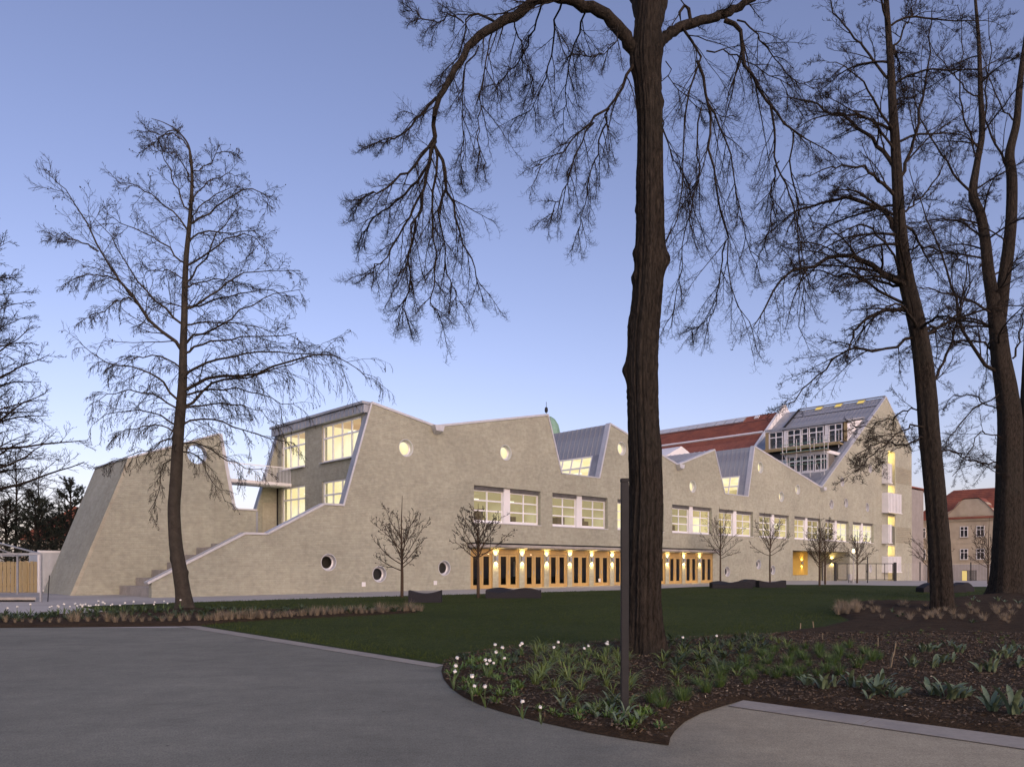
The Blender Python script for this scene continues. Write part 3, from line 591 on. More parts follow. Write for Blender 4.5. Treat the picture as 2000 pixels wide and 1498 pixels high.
# lower dormer under construction
dl = 81.0
MB().box(dl - .05, dl + .25, .9, 6.1, 12.0, 13.7).build('dormer_wall', M['white_panel'], school)
MB().box(dl - .2, 84.8, .8, 6.2, 15.85, 16.25).build('dormer_roof', M['white_panel'], school)
MB().add([(dl - .1, 6.1, 12.6), (dl - .1, 6.1, 16.2), (85.2, 6.1, 16.6), (dl - .1, 6.3, 12.6), (dl - .1, 6.3, 16.2), (85.2, 6.3, 16.6)], [(0, 1, 2), (5, 4, 3), (0, 3, 4, 1), (1, 4, 5, 2), (2, 5, 3, 0)]).build('dormer_cheek', M['white_panel'], school)
y = 5.9
for k in range(3):
    mt = Matrix(((0, 1, 0, dl), (-1, 0, 0, y), (0, 0, 1, 13.72), (0, 0, 0, 1))); make_window(school, mt, 1.6, 2.1, 2, (1.5, .7), 'lit_dusk', room=2.0, sill=False, bar=.13, edge=.1); y -= 1.72
t, nr, L = slope_frame(rD(84.6), rD(87.2))
o = MB().box(0, L, 1.4, 12, .01, .06).build('roof_membrane', M['dark'], school); a = rD(84.6)
o.matrix_local = Matrix.Translation((a[0], 0, a[1])) @ Matrix(((t.x, 0, nr.x, 0), (0, 1, 0, 0), (t.z, 0, nr.z, 0), (0, 0, 0, 1)))
# white roof lantern behind the second ridge
MB().prism([(53.6, 9.0), (53.6, 13.25), (56.6, 14.6), (58.6, 13.9), (58.6, 9.0)], 6.0, 10.5).build('roof_lantern', M['white_panel'], school)
# ------------------------------------------------------------------ lamps on the building
def spot(parent, loc, up, watts, size=R(120), col=(1, .67, .24)):
    l = bpy.data.lights.new('lamp_light', 'SPOT'); l.energy = watts; l.spot_size = size; l.spot_blend = .6; l.color = col; l.shadow_soft_size = .04
    o = bpy.data.objects.new('lamp_light', l); o.location = loc; o.rotation_euler = (R(180) if up else 0, 0, 0); link(o, parent)
def wall_lamp(s, y, z, label, group, rz=0, watts=120):
    p = FW(s, y, z); r = empty('wall_lamp', p, ANG + rz, label, 'lamp', group)
    MB().box(-.13, .13, -.14, -.0, -.19, .19).build('housing', M['grey_metal'], r, bevel=.01)
    for q in (-1, 1):
        MB().lathe([(.001, 0), (.06, .0)], 10, (0, -.08, q * .195)).build('lens', M['lamp'], r)
        spot(r, (0, -.085, q * .21), q > 0, watts)
PIERS = [DOORS[i] + DW + .276 for i in range(11)]
for i, x in enumerate(PIERS):
    wall_lamp(x, -.002, 2.18, 'glowing up-and-down wall lamp on a brick pier between wooden doors', 'lamps on the piers between the doors')
wall_lamp(77.45, 2.47, 2.04, 'glowing wall lamp on the ochre panel of the entrance niche', None, watts=110)
p = FW(85.66, 2.3, 2.3); r = empty('wall_lamp', p, ANG - R(90), 'glowing wall lamp on the side wall of the entrance niche behind the gate', 'lamp')
MB().box(-.13, .13, -.14, 0, -.19, .19).build('housing', M['grey_metal'], r, bevel=.01)
for q in (-1, 1):
    MB().lathe([(.001, 0), (.06, 0)], 10, (0, -.08, q * .195)).build('lens', M['lamp'], r); spot(r, (0, -.085, q * .21), q > 0, 110)
for z, wt in ((17.5, 300), (12.9, 220), (8.55, 220), (4.3, 220), (2.2, 120)):
    r = empty('ceiling_lamp', FW(99.9, 1.3, z), ANG, 'warm ceiling lamp inside the open stair shaft with white balconies', 'lamp', 'lamps in the stair shaft')
    MB().lathe([(.001, 0), (.14, 0), (.14, .08), (.001, .08)], 12).build('diffuser', M['lamp'], r)
    l = bpy.data.lights.new('lamp_light', 'POINT'); l.energy = wt; l.color = (1, .72, .28); l.shadow_soft_size = .15
    o = bpy.data.objects.new('lamp_light', l); o.location = (0, 0, -.15); link(o, r)

# ------------------------------------------------------------------ old building behind with red roof, dome tower
old = empty('red_roofed_hall', FW(97.87, 15.4, 0), ANG, 'long hall with red tiled roof and a row of skylights behind the school', 'building')
MB().box(-11, 11, 0, 44, -1.2, 17.4).build('wall', M['plaster'], old, uv=True)
m = MB(); ridge = 25.55
MB().prism([(-11.6, 16.9), (0, ridge), (11.6, 16.9), (0, ridge - 1.2)], .3, 44.2).build('roof', M['roof_red'], old)
t, nr, L = slope_frame((-11.6, 16.9), (0, ridge))
mt = Matrix(((t.x, 0, nr.x, 0), (0, 1, 0, 0), (t.z, 0, nr.z, 0), (0, 0, 0, 1)))
def on_red(name, mat, l0, l1, y0, y1, h0, h1, parent=old):
    o = MB().box(l0, l1, y0, y1, h0, h1).build(name, M[mat], parent); o.matrix_local = Matrix.Translation((-11.6, 0, 16.9)) @ mt; return o
M['sky_glass'] = noise_mat('skylight_glass', (.45, .48, .5), (.58, .6, .6), .8, .12, spec=.8)
for k in range(17):
    o = on_red('skylight', 'grey_metal', L - 1.75, L - .15, 5.8 + k * 1.75, 7.5 + k * 1.75, .02, .12)
    MB().box(L - 1.68, L - .22, 5.87 + k * 1.75, 7.43 + k * 1.75, .121, .135).build('pane', M['sky_glass'], o)
on_red('snow_guard', 'white_panel', L - 6.6, L - 6.25, .4, 44, .03, .22); on_red('roof_hatch', 'white_panel', L - 1.3, L - .6, 3.4, 4.1, .03, .2)
on_red('tile_course', 'dark', L - 2.15, L - 2.07, .4, 44, .005, .05)
for k in range(14): on_red('tile_course', 'roof_red', L - 2.6 - k * .42, L - 2.5 - k * .42, .4, 44, .002, .035)
MB().prism([(-13.2, 14.9), (-13.2, 15.6), (-.0, 26.6), (2.5, 24.8), (0, 24.4)], -.55, -.1).build('party_wall', M['white_panel'], old)
for k in range(12):
    x = -11.5 + k * .95; z = 15.6 + (x + 13.2) / 13.2 * 11
    MB().box(x, x + .08, -.6, -.552, z - 1.2, z - .1).build('party_wall_rib', M['zinc_trim'], old)
dm = empty('dome_turret', (5.3, 112, -.8), 0, 'small green copper dome with ball finial rising behind the school roof', 'turret')
MB().lathe([(2.0, 0), (2.0, 20.2), (2.2, 20.3), (2.2, 20.7)], 20).build('drum', M['plaster'], dm)
MB().lathe([(1.75, 20.7), (1.72, 22.2), (1.5, 23.2), (1.0, 24.0), (.4, 24.4), (.02, 24.5)], 20).build('dome', M['copper'], dm, smooth=True)
for k in range(10):
    a = k * math.pi / 5; MB().tube([(rr_ * math.cos(a), rr_ * math.sin(a), z) for rr_, z in ((1.78, 20.7), (1.74, 22.2), (1.52, 23.2), (1.02, 24.02), (.4, 24.42))], .05, 5).build('rib', M['copper'], dm)
MB().tube([(-.25, 0, 24.3), (-.25, 0, 26.6)], .04, 6).lathe([(.02, 25.0), (.2, 25.1), (.26, 25.4), (.2, 25.75), (.02, 25.9)], 10, (-.25, 0, 0)).build('finial', M['dark'], dm)

# ------------------------------------------------------------------ old cream house at the right
hs = 125.0
house = empty('cream_house', FW(hs, 0, 0), ANG, 'old cream plastered house with red tiled roof, gable and unlit windows', 'house')
# local x: into the house (+s), local y: along its front
y0, y1 = 5.6, -26.0
MB().box(0, 12, y1, y0, -2.0, 9.1).build('wall', M['plaster'], house)
MB().box(-.08, -.005, y1, y0, -2.0, 1.9).build('plinth', M['plaster_grey'], house); MB().box(-.06, -.004, y1, y0, 5.3, 5.5).build('string_course', M['plaster'], house); MB().box(-.3, .0, y1, y0 + .2, 9.0, 9.35).build('cornice', M['plaster'], house)
MB().add([(-.5, y0 + .4, 9.3), (-.5, y1, 9.3), (6, y0 - 4.5, 14.6), (6, y1, 14.6), (12.5, y0 + .4, 9.3), (12.5, y1, 9.3)], [(0, 1, 3, 2), (2, 3, 5, 4), (0, 2, 4)]).build('roof', M['roof_red'], house)
for k in range(16):
    f = k / 16; MB().bar((-.5 + 6.5 * f, y0 + .3 - 4.8 * f, 9.33 + 5.3 * f), (-.5 + 6.5 * f, y1, 9.33 + 5.3 * f), .07, .05).build('tile_course', M['roof_red'], house)
gp = [(.6, 9.2), (.4, 10.4), (-.6, 11.0), (-1.4, 12.1), (-2.2, 12.5), (-4.3, 12.5), (-5.3, 11.8), (-6.1, 10.8), (-6.9, 10.2), (-6.9, 9.2)]
MB().add([(x, yy, z) for x in (-.12, 4.5) for yy, z in gp], [tuple(range(10)), tuple(range(19, 9, -1))] + [(i, (i + 1) % 10, 10 + (i + 1) % 10, 10 + i) for i in range(10)]).build('gable', M['plaster'], house)
gr = [(-1.0, 11.2), (-2.1, 12.6), (-4.4, 12.6), (-5.6, 11.4)]
MB().add([(x, yy, z + .04) for x in (-.3, 6) for yy, z in [(.7, 9.6)] + gr + [(-7.0, 9.6)]], [(i, i + 1, 6 + i + 1, 6 + i) for i in range(5)]).build('gable_roof', M['roof_red'], house)
M['pane_unlit'] = noise_mat('unlit_pane', (.02, .02, .022), (.05, .05, .052), 1.5, .1, spec=.8)
wc = None
def house_window(y, z, w=1.15, h=1.75):
    global wc
    if wc is None or wc[1] != (w, h):
        m = MB(); e = .09
        m.box(-.03, .05, 0, e, 0, h); m.box(-.03, .05, w - e, w, 0, h); m.box(-.03, .05, e, w - e, 0, e); m.box(-.03, .05, e, w - e, h - e, h); m.box(-.028, .05, w / 2 - .05, w / 2 + .05, e, h - e); m.box(-.026, .05, e, w - e, h * .64, h * .64 + .08)
        f = m.build('window', M['white'], house); p = MB().box(.0, .02, e, w - e, e, h - e).build('pane', M['pane_unlit'], f); s_ = MB().box(-.15, -.005, -.08, w + .08, -.1, -.005).build('sill', M['plaster'], f); wc = (f, (w, h), p, s_); o = f
    else:
        o = link(bpy.data.objects.new('window', wc[0].data), house)
        for c_ in wc[2:]: link(bpy.data.objects.new(c_.name.split('.')[0], c_.data), o)
    o.location = (-.06, y, z)
for z in (2.7, 6.35):
    for y in (3.6, 1.2, -2.75, -5.1, -7.6, -10.1, -12.6, -15): house_window(y - (.0), z)
for y in (-2.75, -5.1): o = house_window(y, 9.95, 1.15, 1.75)
for y in (1.4, -7.4, -10): house_window(y, -1.0, 1.5, 1.6)
MB().box(-.10, -.09, -4.0, -1.9, -1.5, 1.0).build('doorway', M['room_dark'], house); MB().box(-.14, -.101, -2.6, -1.9, -1.0, .9).build('lit_panel', M['sky_lit'], house)
lk = empty('link_block', FW(113, 4, 0), ANG, 'narrow grey rendered block between the school and the cream house', 'building')
MB().box(0, 6, -2, 8, -2, 13.7).build('wall', M['plaster_grey'], lk); MB().box(6.0, 11, 0.5, 8, -2, 13.9).build('rear_wall', M['white_panel'], lk); MB().box(-.2, 11.2, -2.2, 8.2, 13.905, 14.1).build('roof', M['roof_red'], lk)
ld = empty('fire_ladder', FW(109.0, .6, 0), ANG, 'slim metal ladder on the far corner of the school', 'ladder')
for x in (-.0, .55): MB().box(x, x + .06, 0, .06, -.8, 19).build('rail', M['grey_metal'], ld)
for k in range(30): MB().box(.06, .55, .01, .05, .2 + k * .6, .26 + k * .6).build('rung', M['grey_metal'], ld)

# ------------------------------------------------------------------ scaffold on the tall roof
sc = empty('scaffold', FW(80.2, 0, 0), ANG, 'green-grey tube scaffold in front of the unfinished lower dormer', 'scaffold')
m = MB()
for y in (.8, 2.6, 4.4, 6.3):
    for x in (-.2, .9): MB().tube([(x, y, 11.4), (x, y, 17.9)], .045, 6).build('standard', M['grey_metal'], sc)
    MB().tube([(-.2, y, 16.3), (.9, y, 16.3)], .04, 6).build('transom', M['grey_metal'], sc)
for z in (12.6, 14.6, 15.1, 16.3, 16.8, 17.3): MB().tube([(-.2, .4, z), (-.2, 6.6, z)], .04, 6).build('ledger', M['copper'], sc)
for z in (12.4, 16.15): MB().box(-.3, 1.0, .5, 6.5, z, z + .05).build('deck', M['board'], sc)
for a in (.8, 4.4): MB().tube([(-.24, a, 12.4), (-.24, a + 1.8, 16.3)], .035, 6).build('brace', M['grey_metal'], sc)
sc2 = empty('scaffold_platform', FW(86.3, 0, 0), ANG, 'long timber scaffold platform below the upper dormer windows', 'scaffold')
MB().box(-.5, .7, 1.3, 12.2, 17.55, 17.72).build('deck', M['board'], sc2); MB().box(-.55, -.5, 1.3, 12.2, 17.72, 17.95).build('toe_board', M['board'], sc2)
for y in (1.5, 4, 6.6, 9.2): MB().tube([(-.4, y, 16.4), (-.4, y, 19.4)], .04, 6).build('standard', M['grey_metal'], sc2)
MB().tube([(-.4, 1.3, 18.9), (-.4, 10.5, 18.9)], .03, 6).build('guard_rail', M['grey_metal'], sc2)

# ------------------------------------------------------------------ yard fence, gate, bin, lantern
fy = 84.5
def GU(u, Y): return np.array([(u - CX) / F * Y, Y, float(drop(Y))])
gate = empty('yard_gate', GU(1632, fy), 0, 'dark steel double gate with thick posts across the yard entrance', 'gate')
gw = GU(1748, fy)[0] - GU(1632, fy)[0]
for x, w in ((-.15, .26), (gw - .12, .26)): MB().box(x, x + w, -.1, .1, 0, 2.05).build('post', M['dark'], gate)
for a, b in ((.2, gw * .52), (gw * .54, gw - .2)):
    lf = MB().box(a, a + .07, -.03, .03, .1, 1.95).box(b - .07, b, -.03, .03, .1, 1.95).box(a, b, -.028, .028, .1, .17).box(a, b, -.028, .028, 1.88, 1.95).build('gate_leaf', M['dark'], gate)
    for k in (1, 2): x = a + (b - a) * k / 3; MB().box(x - .03, x + .03, -.02, .02, .17, 1.88).build('upright', M['dark'], lf)
    mm = MB()
    for k in range(16): mm.box(a, b, -.006, .006, .2 + k * .105, .212 + k * .105)
    tag(mm.build('wire_infill', M['grey_metal'], lf), kind='stuff')
MB().box(gw * .52 - .03, gw * .52 + .0, -.1, -.035, .95, 1.15).build('lock', M['dark'], gate)
def fence(u0, u1, posts, label, Y0=fy, Y1=fy):
    a = GU(u0, Y0); b = GU(u1, Y1); f = empty('wire_fence', a, math.atan2(b[1] - a[1], b[0] - a[0]), label, 'fence'); L = np.hypot(*(b - a)[:2]); dz = b[2] - a[2]
    for q in posts: x = L * q; MB().box(x - .04, x + .04, -.04, .04, dz * q - .1, 2.1 + dz * q).build('post', M['dark'], f)
    mm = MB()
    for k in range(19): mm.bar((0, 0, .1 + k * .1), (L, 0, .1 + k * .1 + dz), .012)
    tag(mm.build('wire_rods', M['grey_metal'], f), kind='stuff')
    mm = MB()
    for k in range(int(L / .4)): x = .1 + k * .4; mm.box(x, x + .01, .008, .016, .08 + dz * x / L, 1.95 + dz * x / L)
    tag(mm.build('wire_uprights', M['grey_metal'], f), kind='stuff')
fence(1754, 2050, (.14, .31, .47, .63, .8, .97), 'thin wire mesh fence on dark posts before the cream house', fy, 88)
fence(1606, 1629, (.02,), 'short wire fence panel beside the gate at the entrance niche')
for u, v, hgt, lb in ((1694.4, 1138.3, 2.55, 'thin dark steel pole standing in front of the yard gate'),):
    g = G(u, v); MB().lathe([(.045, 0), (.045, hgt), (.001, hgt)], 10, tuple(g)).build('steel_pole', M['dark']); tag(bpy.data.objects['steel_pole'], lb, 'pole')
g = G(1667, 1138); ln = empty('park_lantern', g, 0, 'slim yard lantern with a small glowing white head beside the gate', 'lantern')
MB().lathe([(.05, 0), (.05, 2.95)], 10).build('post', M['grey_metal'], ln); MB().lathe([(.09, 2.95), (.12, 3.0), (.12, 3.22), (.05, 3.28), (.001, 3.28)], 12).build('head', M['lamp_white'], ln); MB().lathe([(.15, 3.285), (.12, 3.33), (.001, 3.35)], 12).build('cap', M['grey_metal'], ln)
l = bpy.data.lights.new('lamp_light', 'POINT'); l.energy = 25; l.color = (1, .8, .5); l.shadow_soft_size = .15; o = bpy.data.objects.new('lamp_light', l); o.location = (0, 0, 3.1); link(o, ln); o.location = (0, -.25, 3.1)
g = G(1660, 1138); bn = empty('litter_bin', g, .2, 'small grey steel litter bin on legs beside the lantern', 'bin')
MB().lathe([(.001, .28), (.2, .28), (.22, .85), (.17, .86), (.16, .6), (.001, .6)], 14).build('drum', M['grey_metal'], bn)
for x in (-.12, .12): MB().box(x - .025, x + .025, -.02, .02, 0, .3).build('leg', M['dark'], bn)

# ------------------------------------------------------------------ wavy benches on the lawn
def bench(u, v, L, D, prof, rz, label, group=None, z0=0.02, back=None):
    g = G(u, v); o_y = D / 2
    n = 25; m = MB(); vs = []
    for i in range(n):
        x = -L / 2 + L * i / (n - 1); h = prof(i / (n - 1)); hb = (back or prof)(i / (n - 1))
        vs += [(x, -D / 2, 0), (x, -D / 2 + .02, h - .03), (x, -D / 2 + .05, h), (x, D / 2 - .05, hb), (x, D / 2 - .02, hb - .03), (x, D / 2, 0)]
    fs = [(i * 6 + k, i * 6 + (k + 1) % 6, i * 6 + 6 + (k + 1) % 6, i * 6 + 6 + k) for i in range(n - 1) for k in range(6)]
    fs += [tuple(range(6)), tuple(range((n - 1) * 6 + 5, (n - 1) * 6 - 1, -1))]
    r = empty('wave_bench', (g[0], g[1] + o_y, z0), rz, label, 'bench', group)
    m.add(vs, fs).build('body', M['rubber'], r, smooth=False)
    MB().box(-L / 2 + .06, L / 2 - .06, -D / 2 + .06, D / 2 - .06, -.02, .012).build('foot', M['dark'], r)
saddle = lambda t: .40 + .17 * (2 * t - 1) ** 2 - .03 * (2 * t - 1) ** 8
hump2 = lambda t: .41 + .12 * math.cos(2 * math.pi * (t - .72)) * (1 if t > .2 else .8); hump2b = lambda t: .42 + .11 * math.cos(2 * math.pi * (t - .24))
hump = lambda t: .28 + .30 * math.sin(math.pi * t)
bench(829, 1178, 1.42, .75, saddle, .02, 'single saddle-shaped black bench on the lawn beside the slim young tree')
bench(1003, 1169.5, 2.75, .8, hump2, -.02, 'long double-hump black bench on the lawn before the first wooden doors', back=hump2b)
bench(1431, 1149.5, 2.9, .9, hump2, .0, 'low black wavy bench at the lawn edge, front one of the cluster of three', back=hump2b)
bench(1466, 1146.2, 2.0, .9, hump, .3, 'humped black bench behind the other two of the cluster of three')
bench(1509, 1147.8, 2.05, .8, saddle, .05, 'black saddle bench of the cluster of three, below the thin young tree')
bench(1826, 1157.5, 1.5, .8, hump, .1, 'black hump bench half hidden behind the leaning trunk')
bench(1866, 1158, 1.3, .8, hump2, -.1, 'black bench on the lawn just right of the leaning trunk')
bench(1886, 1156, 1.2, .8, hump, .4, 'rounded grey-black bench end between the two large trunks')

# ------------------------------------------------------------------ left edge: container, boards, frame
ct = empty('site_container', FW(-2.3, 13.2, 0), ANG, 'pale grey site container behind the sloping brick end wall', 'container')
M['container'] = noise_mat('container_paint', (.42, .45, .46), (.50, .53, .54), 2, .5)
MB().box(0, 6, 0, 2.5, .1, 2.5).build('body', M['container'], ct)
for x in (-.04, 5.9): MB().box(x, x + .14, -.05, .1, .0, 2.6).build('corner_post', M['white_panel'], ct)
for z in (.03, 2.45): MB().box(.1, 5.9, -.04, .1, z, z + .14).build('rail', M['white_panel'], ct)
for k in range(13): MB().box(.2 + k * .43, .4 + k * .43, -.025, -.002, .2, 2.42).build('corrugation', M['container'], ct)
wf = empty('board_fence', (0, 0, 0), 0, 'yellowish upright timber board fence left of the site container', 'fence')
for k in range(16):
    u = 70 - k * 7.6; p = G(u, 1156.5); hgt = 1.9 + .03 * math.sin(k * 2.1)
    MB().box(-.105, .105, -.012, .012, 0, hgt).build('board', M['board'], wf).location = p
for z in (.5, 1.7):
    a, b = G(76, 1156.5), G(-60, 1156.5); MB().bar(a + (0, .04, z), b + (0, .04, z), .05, .1).build('batten', M['board'], wf)
for u in (52, -10): p = G(u, 1156.5); MB().box(p[0] - .05, p[0] + .05, p[1] - .05, p[1] - .014, 0, 1.95).build('post', M['board'], wf)
fr = empty('metal_frame_shelter', G(80, 1175), 0, 'bare galvanised frame of a small shelter standing on a low platform', 'shelter')
o = G(80, 1175)
def rel(u, v, Y): return P(u, v, Y) - o
fh = 2.17
for x, y in ((0, 0), (-6.2, -.2), (-4.7, 5.6), (-10.9, 5.4)): MB().box(x - .04, x + .04, y - .04, y + .04, 0, fh).build('post', M['grey_metal'], fr)
for a, b in (((0, 0, fh), (-6.2, -.2, fh)), ((-4.7, 5.6, fh), (-10.9, 5.4, fh)), ((0, 0, fh), (-4.7, 5.6, fh)), ((-6.2, -.2, fh), (-10.9, 5.4, fh))): MB().bar(a, b, .07).build('beam', M['grey_metal'], fr)
for a, b in (((0, 0, fh), (-5.0, 2.4, fh + .95)), ((-4.7, 5.6, fh), (-5.8, 3.0, fh + .95)), ((-5.0, 2.4, fh + .95), (-5.8, 3.0, fh + .95)), ((-6.2, -.2, fh), (-5.0, 2.4, fh + .95))): MB().bar(a, b, .06).build('rafter', M['grey_metal'], fr)
pf = lambda i, z0, z1: MB().add([(x, y, z) for z in (z0, z1) for x, y in ((-9 + i, .1 + i), (-.3 - i, .1 + i), (-3.7 - i, 4.2 - i), (-12.4 + i, 4.2 - i))], [(3, 2, 1, 0), (4, 5, 6, 7), (0, 1, 5, 4), (1, 2, 6, 5), (2, 3, 7, 6), (3, 0, 4, 7)])
pf(0, .08, .2).build('platform', M['concrete'], fr); pf(.1, 0, .079).build('platform_base', M['dark'], fr)
MB().tube([(.25, .1, 0), (.32, .1, 1.2)], .02, 6).build('stake', M['dark'], fr)
fh_ = empty('far_house', (-43, 75, 0), .2, 'small pale house with orange roof glimpsed behind the dark pines', 'house')
MB().box(-5, 5, 0, 8, -.5, 4.2).build('wall', M['plaster'], fh_); MB().prism([(-5.5, 4.2), (0, 7.5), (5.5, 4.2)], -.3, 8.3).build('roof', M['roof_red'], fh_)
for x in (-3.2, -.5, 2.2): MB().box(x, x + 1.1, -.05, .0, 1.2, 2.7).build('window', M['pane_unlit'], fh_)
# ------------------------------------------------------------------ dark pole by the path
g = G(1220, 1401); po = empty('light_column', g, 0, 'slim dark square light column in front of the big tree trunk', 'pole')
MB().box(-.04, .04, -.04, .04, -.05, 2.49).build('shaft', M['dark'], po, bevel=.006); MB().box(-.043, .043, -.043, .043, 2.491, 2.53).build('cap', M['dark'], po, bevel=.005); MB().box(-.06, .06, -.06, .06, .03, .075).build('foot_plate', M['grey_metal'], po)
# ------------------------------------------------------------------ trees
def bark_mat(name, c1, c2, c3, sx=13.0, sz=3.6, dist=.06, moss=None):
    m, n, l, b = nt(name)
    tc = n.new('ShaderNodeTexCoord'); mp = n.new('ShaderNodeMapping'); mp.inputs['Scale'].default_value = (sx, sx, sz); l.new(tc.outputs['Object'], mp.inputs[0])
    t = n.new('ShaderNodeTexNoise'); t.inputs['Scale'].default_value = 1.6; t.inputs['Detail'].default_value = 7; t.inputs['Roughness'].default_value = .7; t.inputs['Distortion'].default_value = .6; l.new(mp.outputs[0], t.inputs['Vector'])
    r = n.new('ShaderNodeValToRGB'); e = r.color_ramp.elements; e[0].position = .38; e[1].position = .66; e[0].color = (*c1, 1); e[1].color = (*c2, 1); l.new(t.outputs['Fac'], r.inputs[0])
    t2 = n.new('ShaderNodeTexNoise'); t2.inputs['Scale'].default_value = .9; t2.inputs['Detail'].default_value = 4; l.new(tc.outputs['Object'], t2.inputs['Vector'])
    r2 = n.new('ShaderNodeValToRGB'); r2.color_ramp.elements[0].position = .45; r2.color_ramp.elements[1].position = .72; l.new(t2.outputs['Fac'], r2.inputs[0])
    mx = n.new('ShaderNodeMixRGB'); mx.inputs[2].default_value = (*c3, 1); l.new(r.outputs[0], mx.inputs[1])
    mm = n.new('ShaderNodeMath'); mm.operation = 'MULTIPLY'; mm.inputs[1].default_value = .5; l.new(r2.outputs[0], mm.inputs[0]); l.new(mm.outputs[0], mx.inputs[0])
    l.new(mx.outputs[0], b.inputs['Base Color']); b.inputs['Roughness'].default_value = .95; b.inputs['Specular IOR Level'].default_value = .15
    bp = n.new('ShaderNodeBump'); bp.inputs['Distance'].default_value = dist; bp.inputs['Strength'].default_value = 1; l.new(t.outputs['Fac'], bp.inputs['Height']); l.new(bp.outputs[0], b.inputs['Normal'])
    return m
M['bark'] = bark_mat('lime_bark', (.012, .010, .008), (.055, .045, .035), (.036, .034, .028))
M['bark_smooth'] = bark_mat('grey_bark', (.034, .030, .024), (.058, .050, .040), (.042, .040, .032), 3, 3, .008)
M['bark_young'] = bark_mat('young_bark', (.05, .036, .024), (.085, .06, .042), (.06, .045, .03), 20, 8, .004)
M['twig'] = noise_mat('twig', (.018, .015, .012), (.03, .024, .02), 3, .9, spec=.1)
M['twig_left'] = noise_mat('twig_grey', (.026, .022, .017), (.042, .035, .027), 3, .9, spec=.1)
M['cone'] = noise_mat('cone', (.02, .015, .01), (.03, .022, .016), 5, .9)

def smooth_path(pts, n):
    """Catmull-Rom through the points, n samples"""
    p = np.asarray(pts, float); p = np.vstack([2 * p[0] - p[1], p, 2 * p[-1] - p[-2]]); k = len(p) - 3; out = []
    for t in np.linspace(0, k - 1e-6, n):
        i = int(t); f = t - i; a, b, c, d = p[i:i + 4]
        out.append(.5 * ((2 * b) + (c - a) * f + (2 * a - 5 * b + 4 * c - d) * f * f + (3 * b - a - 3 * c + d) * f ** 3))
    return np.array(out)
def unit(v): return v / (np.linalg.norm(v, axis=-1, keepdims=True) + 1e-9)
def grow(rng, st, dr, ln, r0, n, wig, trop, taper=.25, curl=0.0):
    """many branches at once: start (M,3), direction (M,3), length (M), radius (M) -> points (M,n,3), radii (M,n)"""
    Mn = len(st); pts = np.zeros((Mn, n, 3)); pts[:, 0] = st; d = unit(dr); step = (ln / (n - 1))[:, None]
    trop = np.asarray(trop, float)
    for i in range(1, n):
        f = i / (n - 1)
        d = unit(d + rng.normal(0, wig, (Mn, 3)) + trop * (1 / (n - 1)) + np.array([0, 0, curl * (f - .45) * 2 / (n - 1)]))
        pts[:, i] = pts[:, i - 1] + d * step
    rad = r0[:, None] * np.linspace(1, taper, n)[None]
    return pts, rad
def spawn(rng, pts, rad, k, t0, t1, ang, lr, rr, rmin, lens=None, flat=0.0, lmin=0.0):
    """k children on every branch"""
    Mn, n, _ = pts.shape
    L = np.linalg.norm(np.diff(pts, axis=1), axis=2).sum(1) if lens is None else lens
    t = (np.arange(k)[None] + rng.uniform(0, 1, (Mn, k))) / k * (t1 - t0) + t0
    x = t * (n - 1); i = np.minimum(x.astype(int), n - 2); f = (x - i)[..., None]; m = np.arange(Mn)[:, None]
    p = pts[m, i] * (1 - f) + pts[m, i + 1] * f; tg = unit(pts[m, i + 1] - pts[m, i]); r = rad[m, i] * (1 - f[..., 0]) + rad[m, i + 1] * f[..., 0]
    rv = rng.normal(0, 1, (Mn, k, 3)); rv[..., 2] *= (1 - flat)
    side = unit(rv - (rv * tg).sum(-1, keepdims=True) * tg)
    a = np.radians(rng.normal(ang, ang * .22, (Mn, k)))[..., None]
    d = tg * np.cos(a) + side * np.sin(a)
    ln = np.maximum(L[:, None] * lr * (1 - .55 * t) * rng.uniform(.6, 1.25, (Mn, k)), lmin)
    rd = np.maximum(r * rr * rng.uniform(.8, 1.1, (Mn, k)), rmin)
    return p.reshape(-1, 3), d.reshape(-1, 3), ln.ravel(), rd.ravel()
class Wood:
    def __init__(s): s.v = []; s.f = []; s.n = 0
    def add(s, pts, rad, k):
        v, f = tubes(pts, rad, k); s.v.append(v); s.f.append(f + s.n); s.n += len(v)
    def addmesh(s, v, f): s.v.append(v); s.f.append(f + s.n); s.n += len(v)
    def build(s, name, mat, parent, smooth=True):
        me = np_mesh(name, np.concatenate(s.v), np.concatenate(s.f)); return mesh_obj(name, me, mat, parent, smooth)
def cones(rng, w, p, size):
    """little hanging seed cones / buds: octahedra at points"""
    o = np.array([(1, 0, 0), (0, 1, 0), (-1, 0, 0), (0, -1, 0), (0, 0, 1.3), (0, 0, -1.3)]) * size
    f = np.array([(0, 1, 4, 4), (1, 2, 4, 4), (2, 3, 4, 4), (3, 0, 4, 4), (1, 0, 5, 5), (2, 1, 5, 5), (3, 2, 5, 5), (0, 3, 5, 5)])[:, :3]
    v = (p[:, None] + o[None] * rng.uniform(.6, 1.2, (len(p), 1, 1))).reshape(-1, 3); ff = (f[None] + (np.arange(len(p)) * 6)[:, None, None]).reshape(-1, 3)
    return v, ff
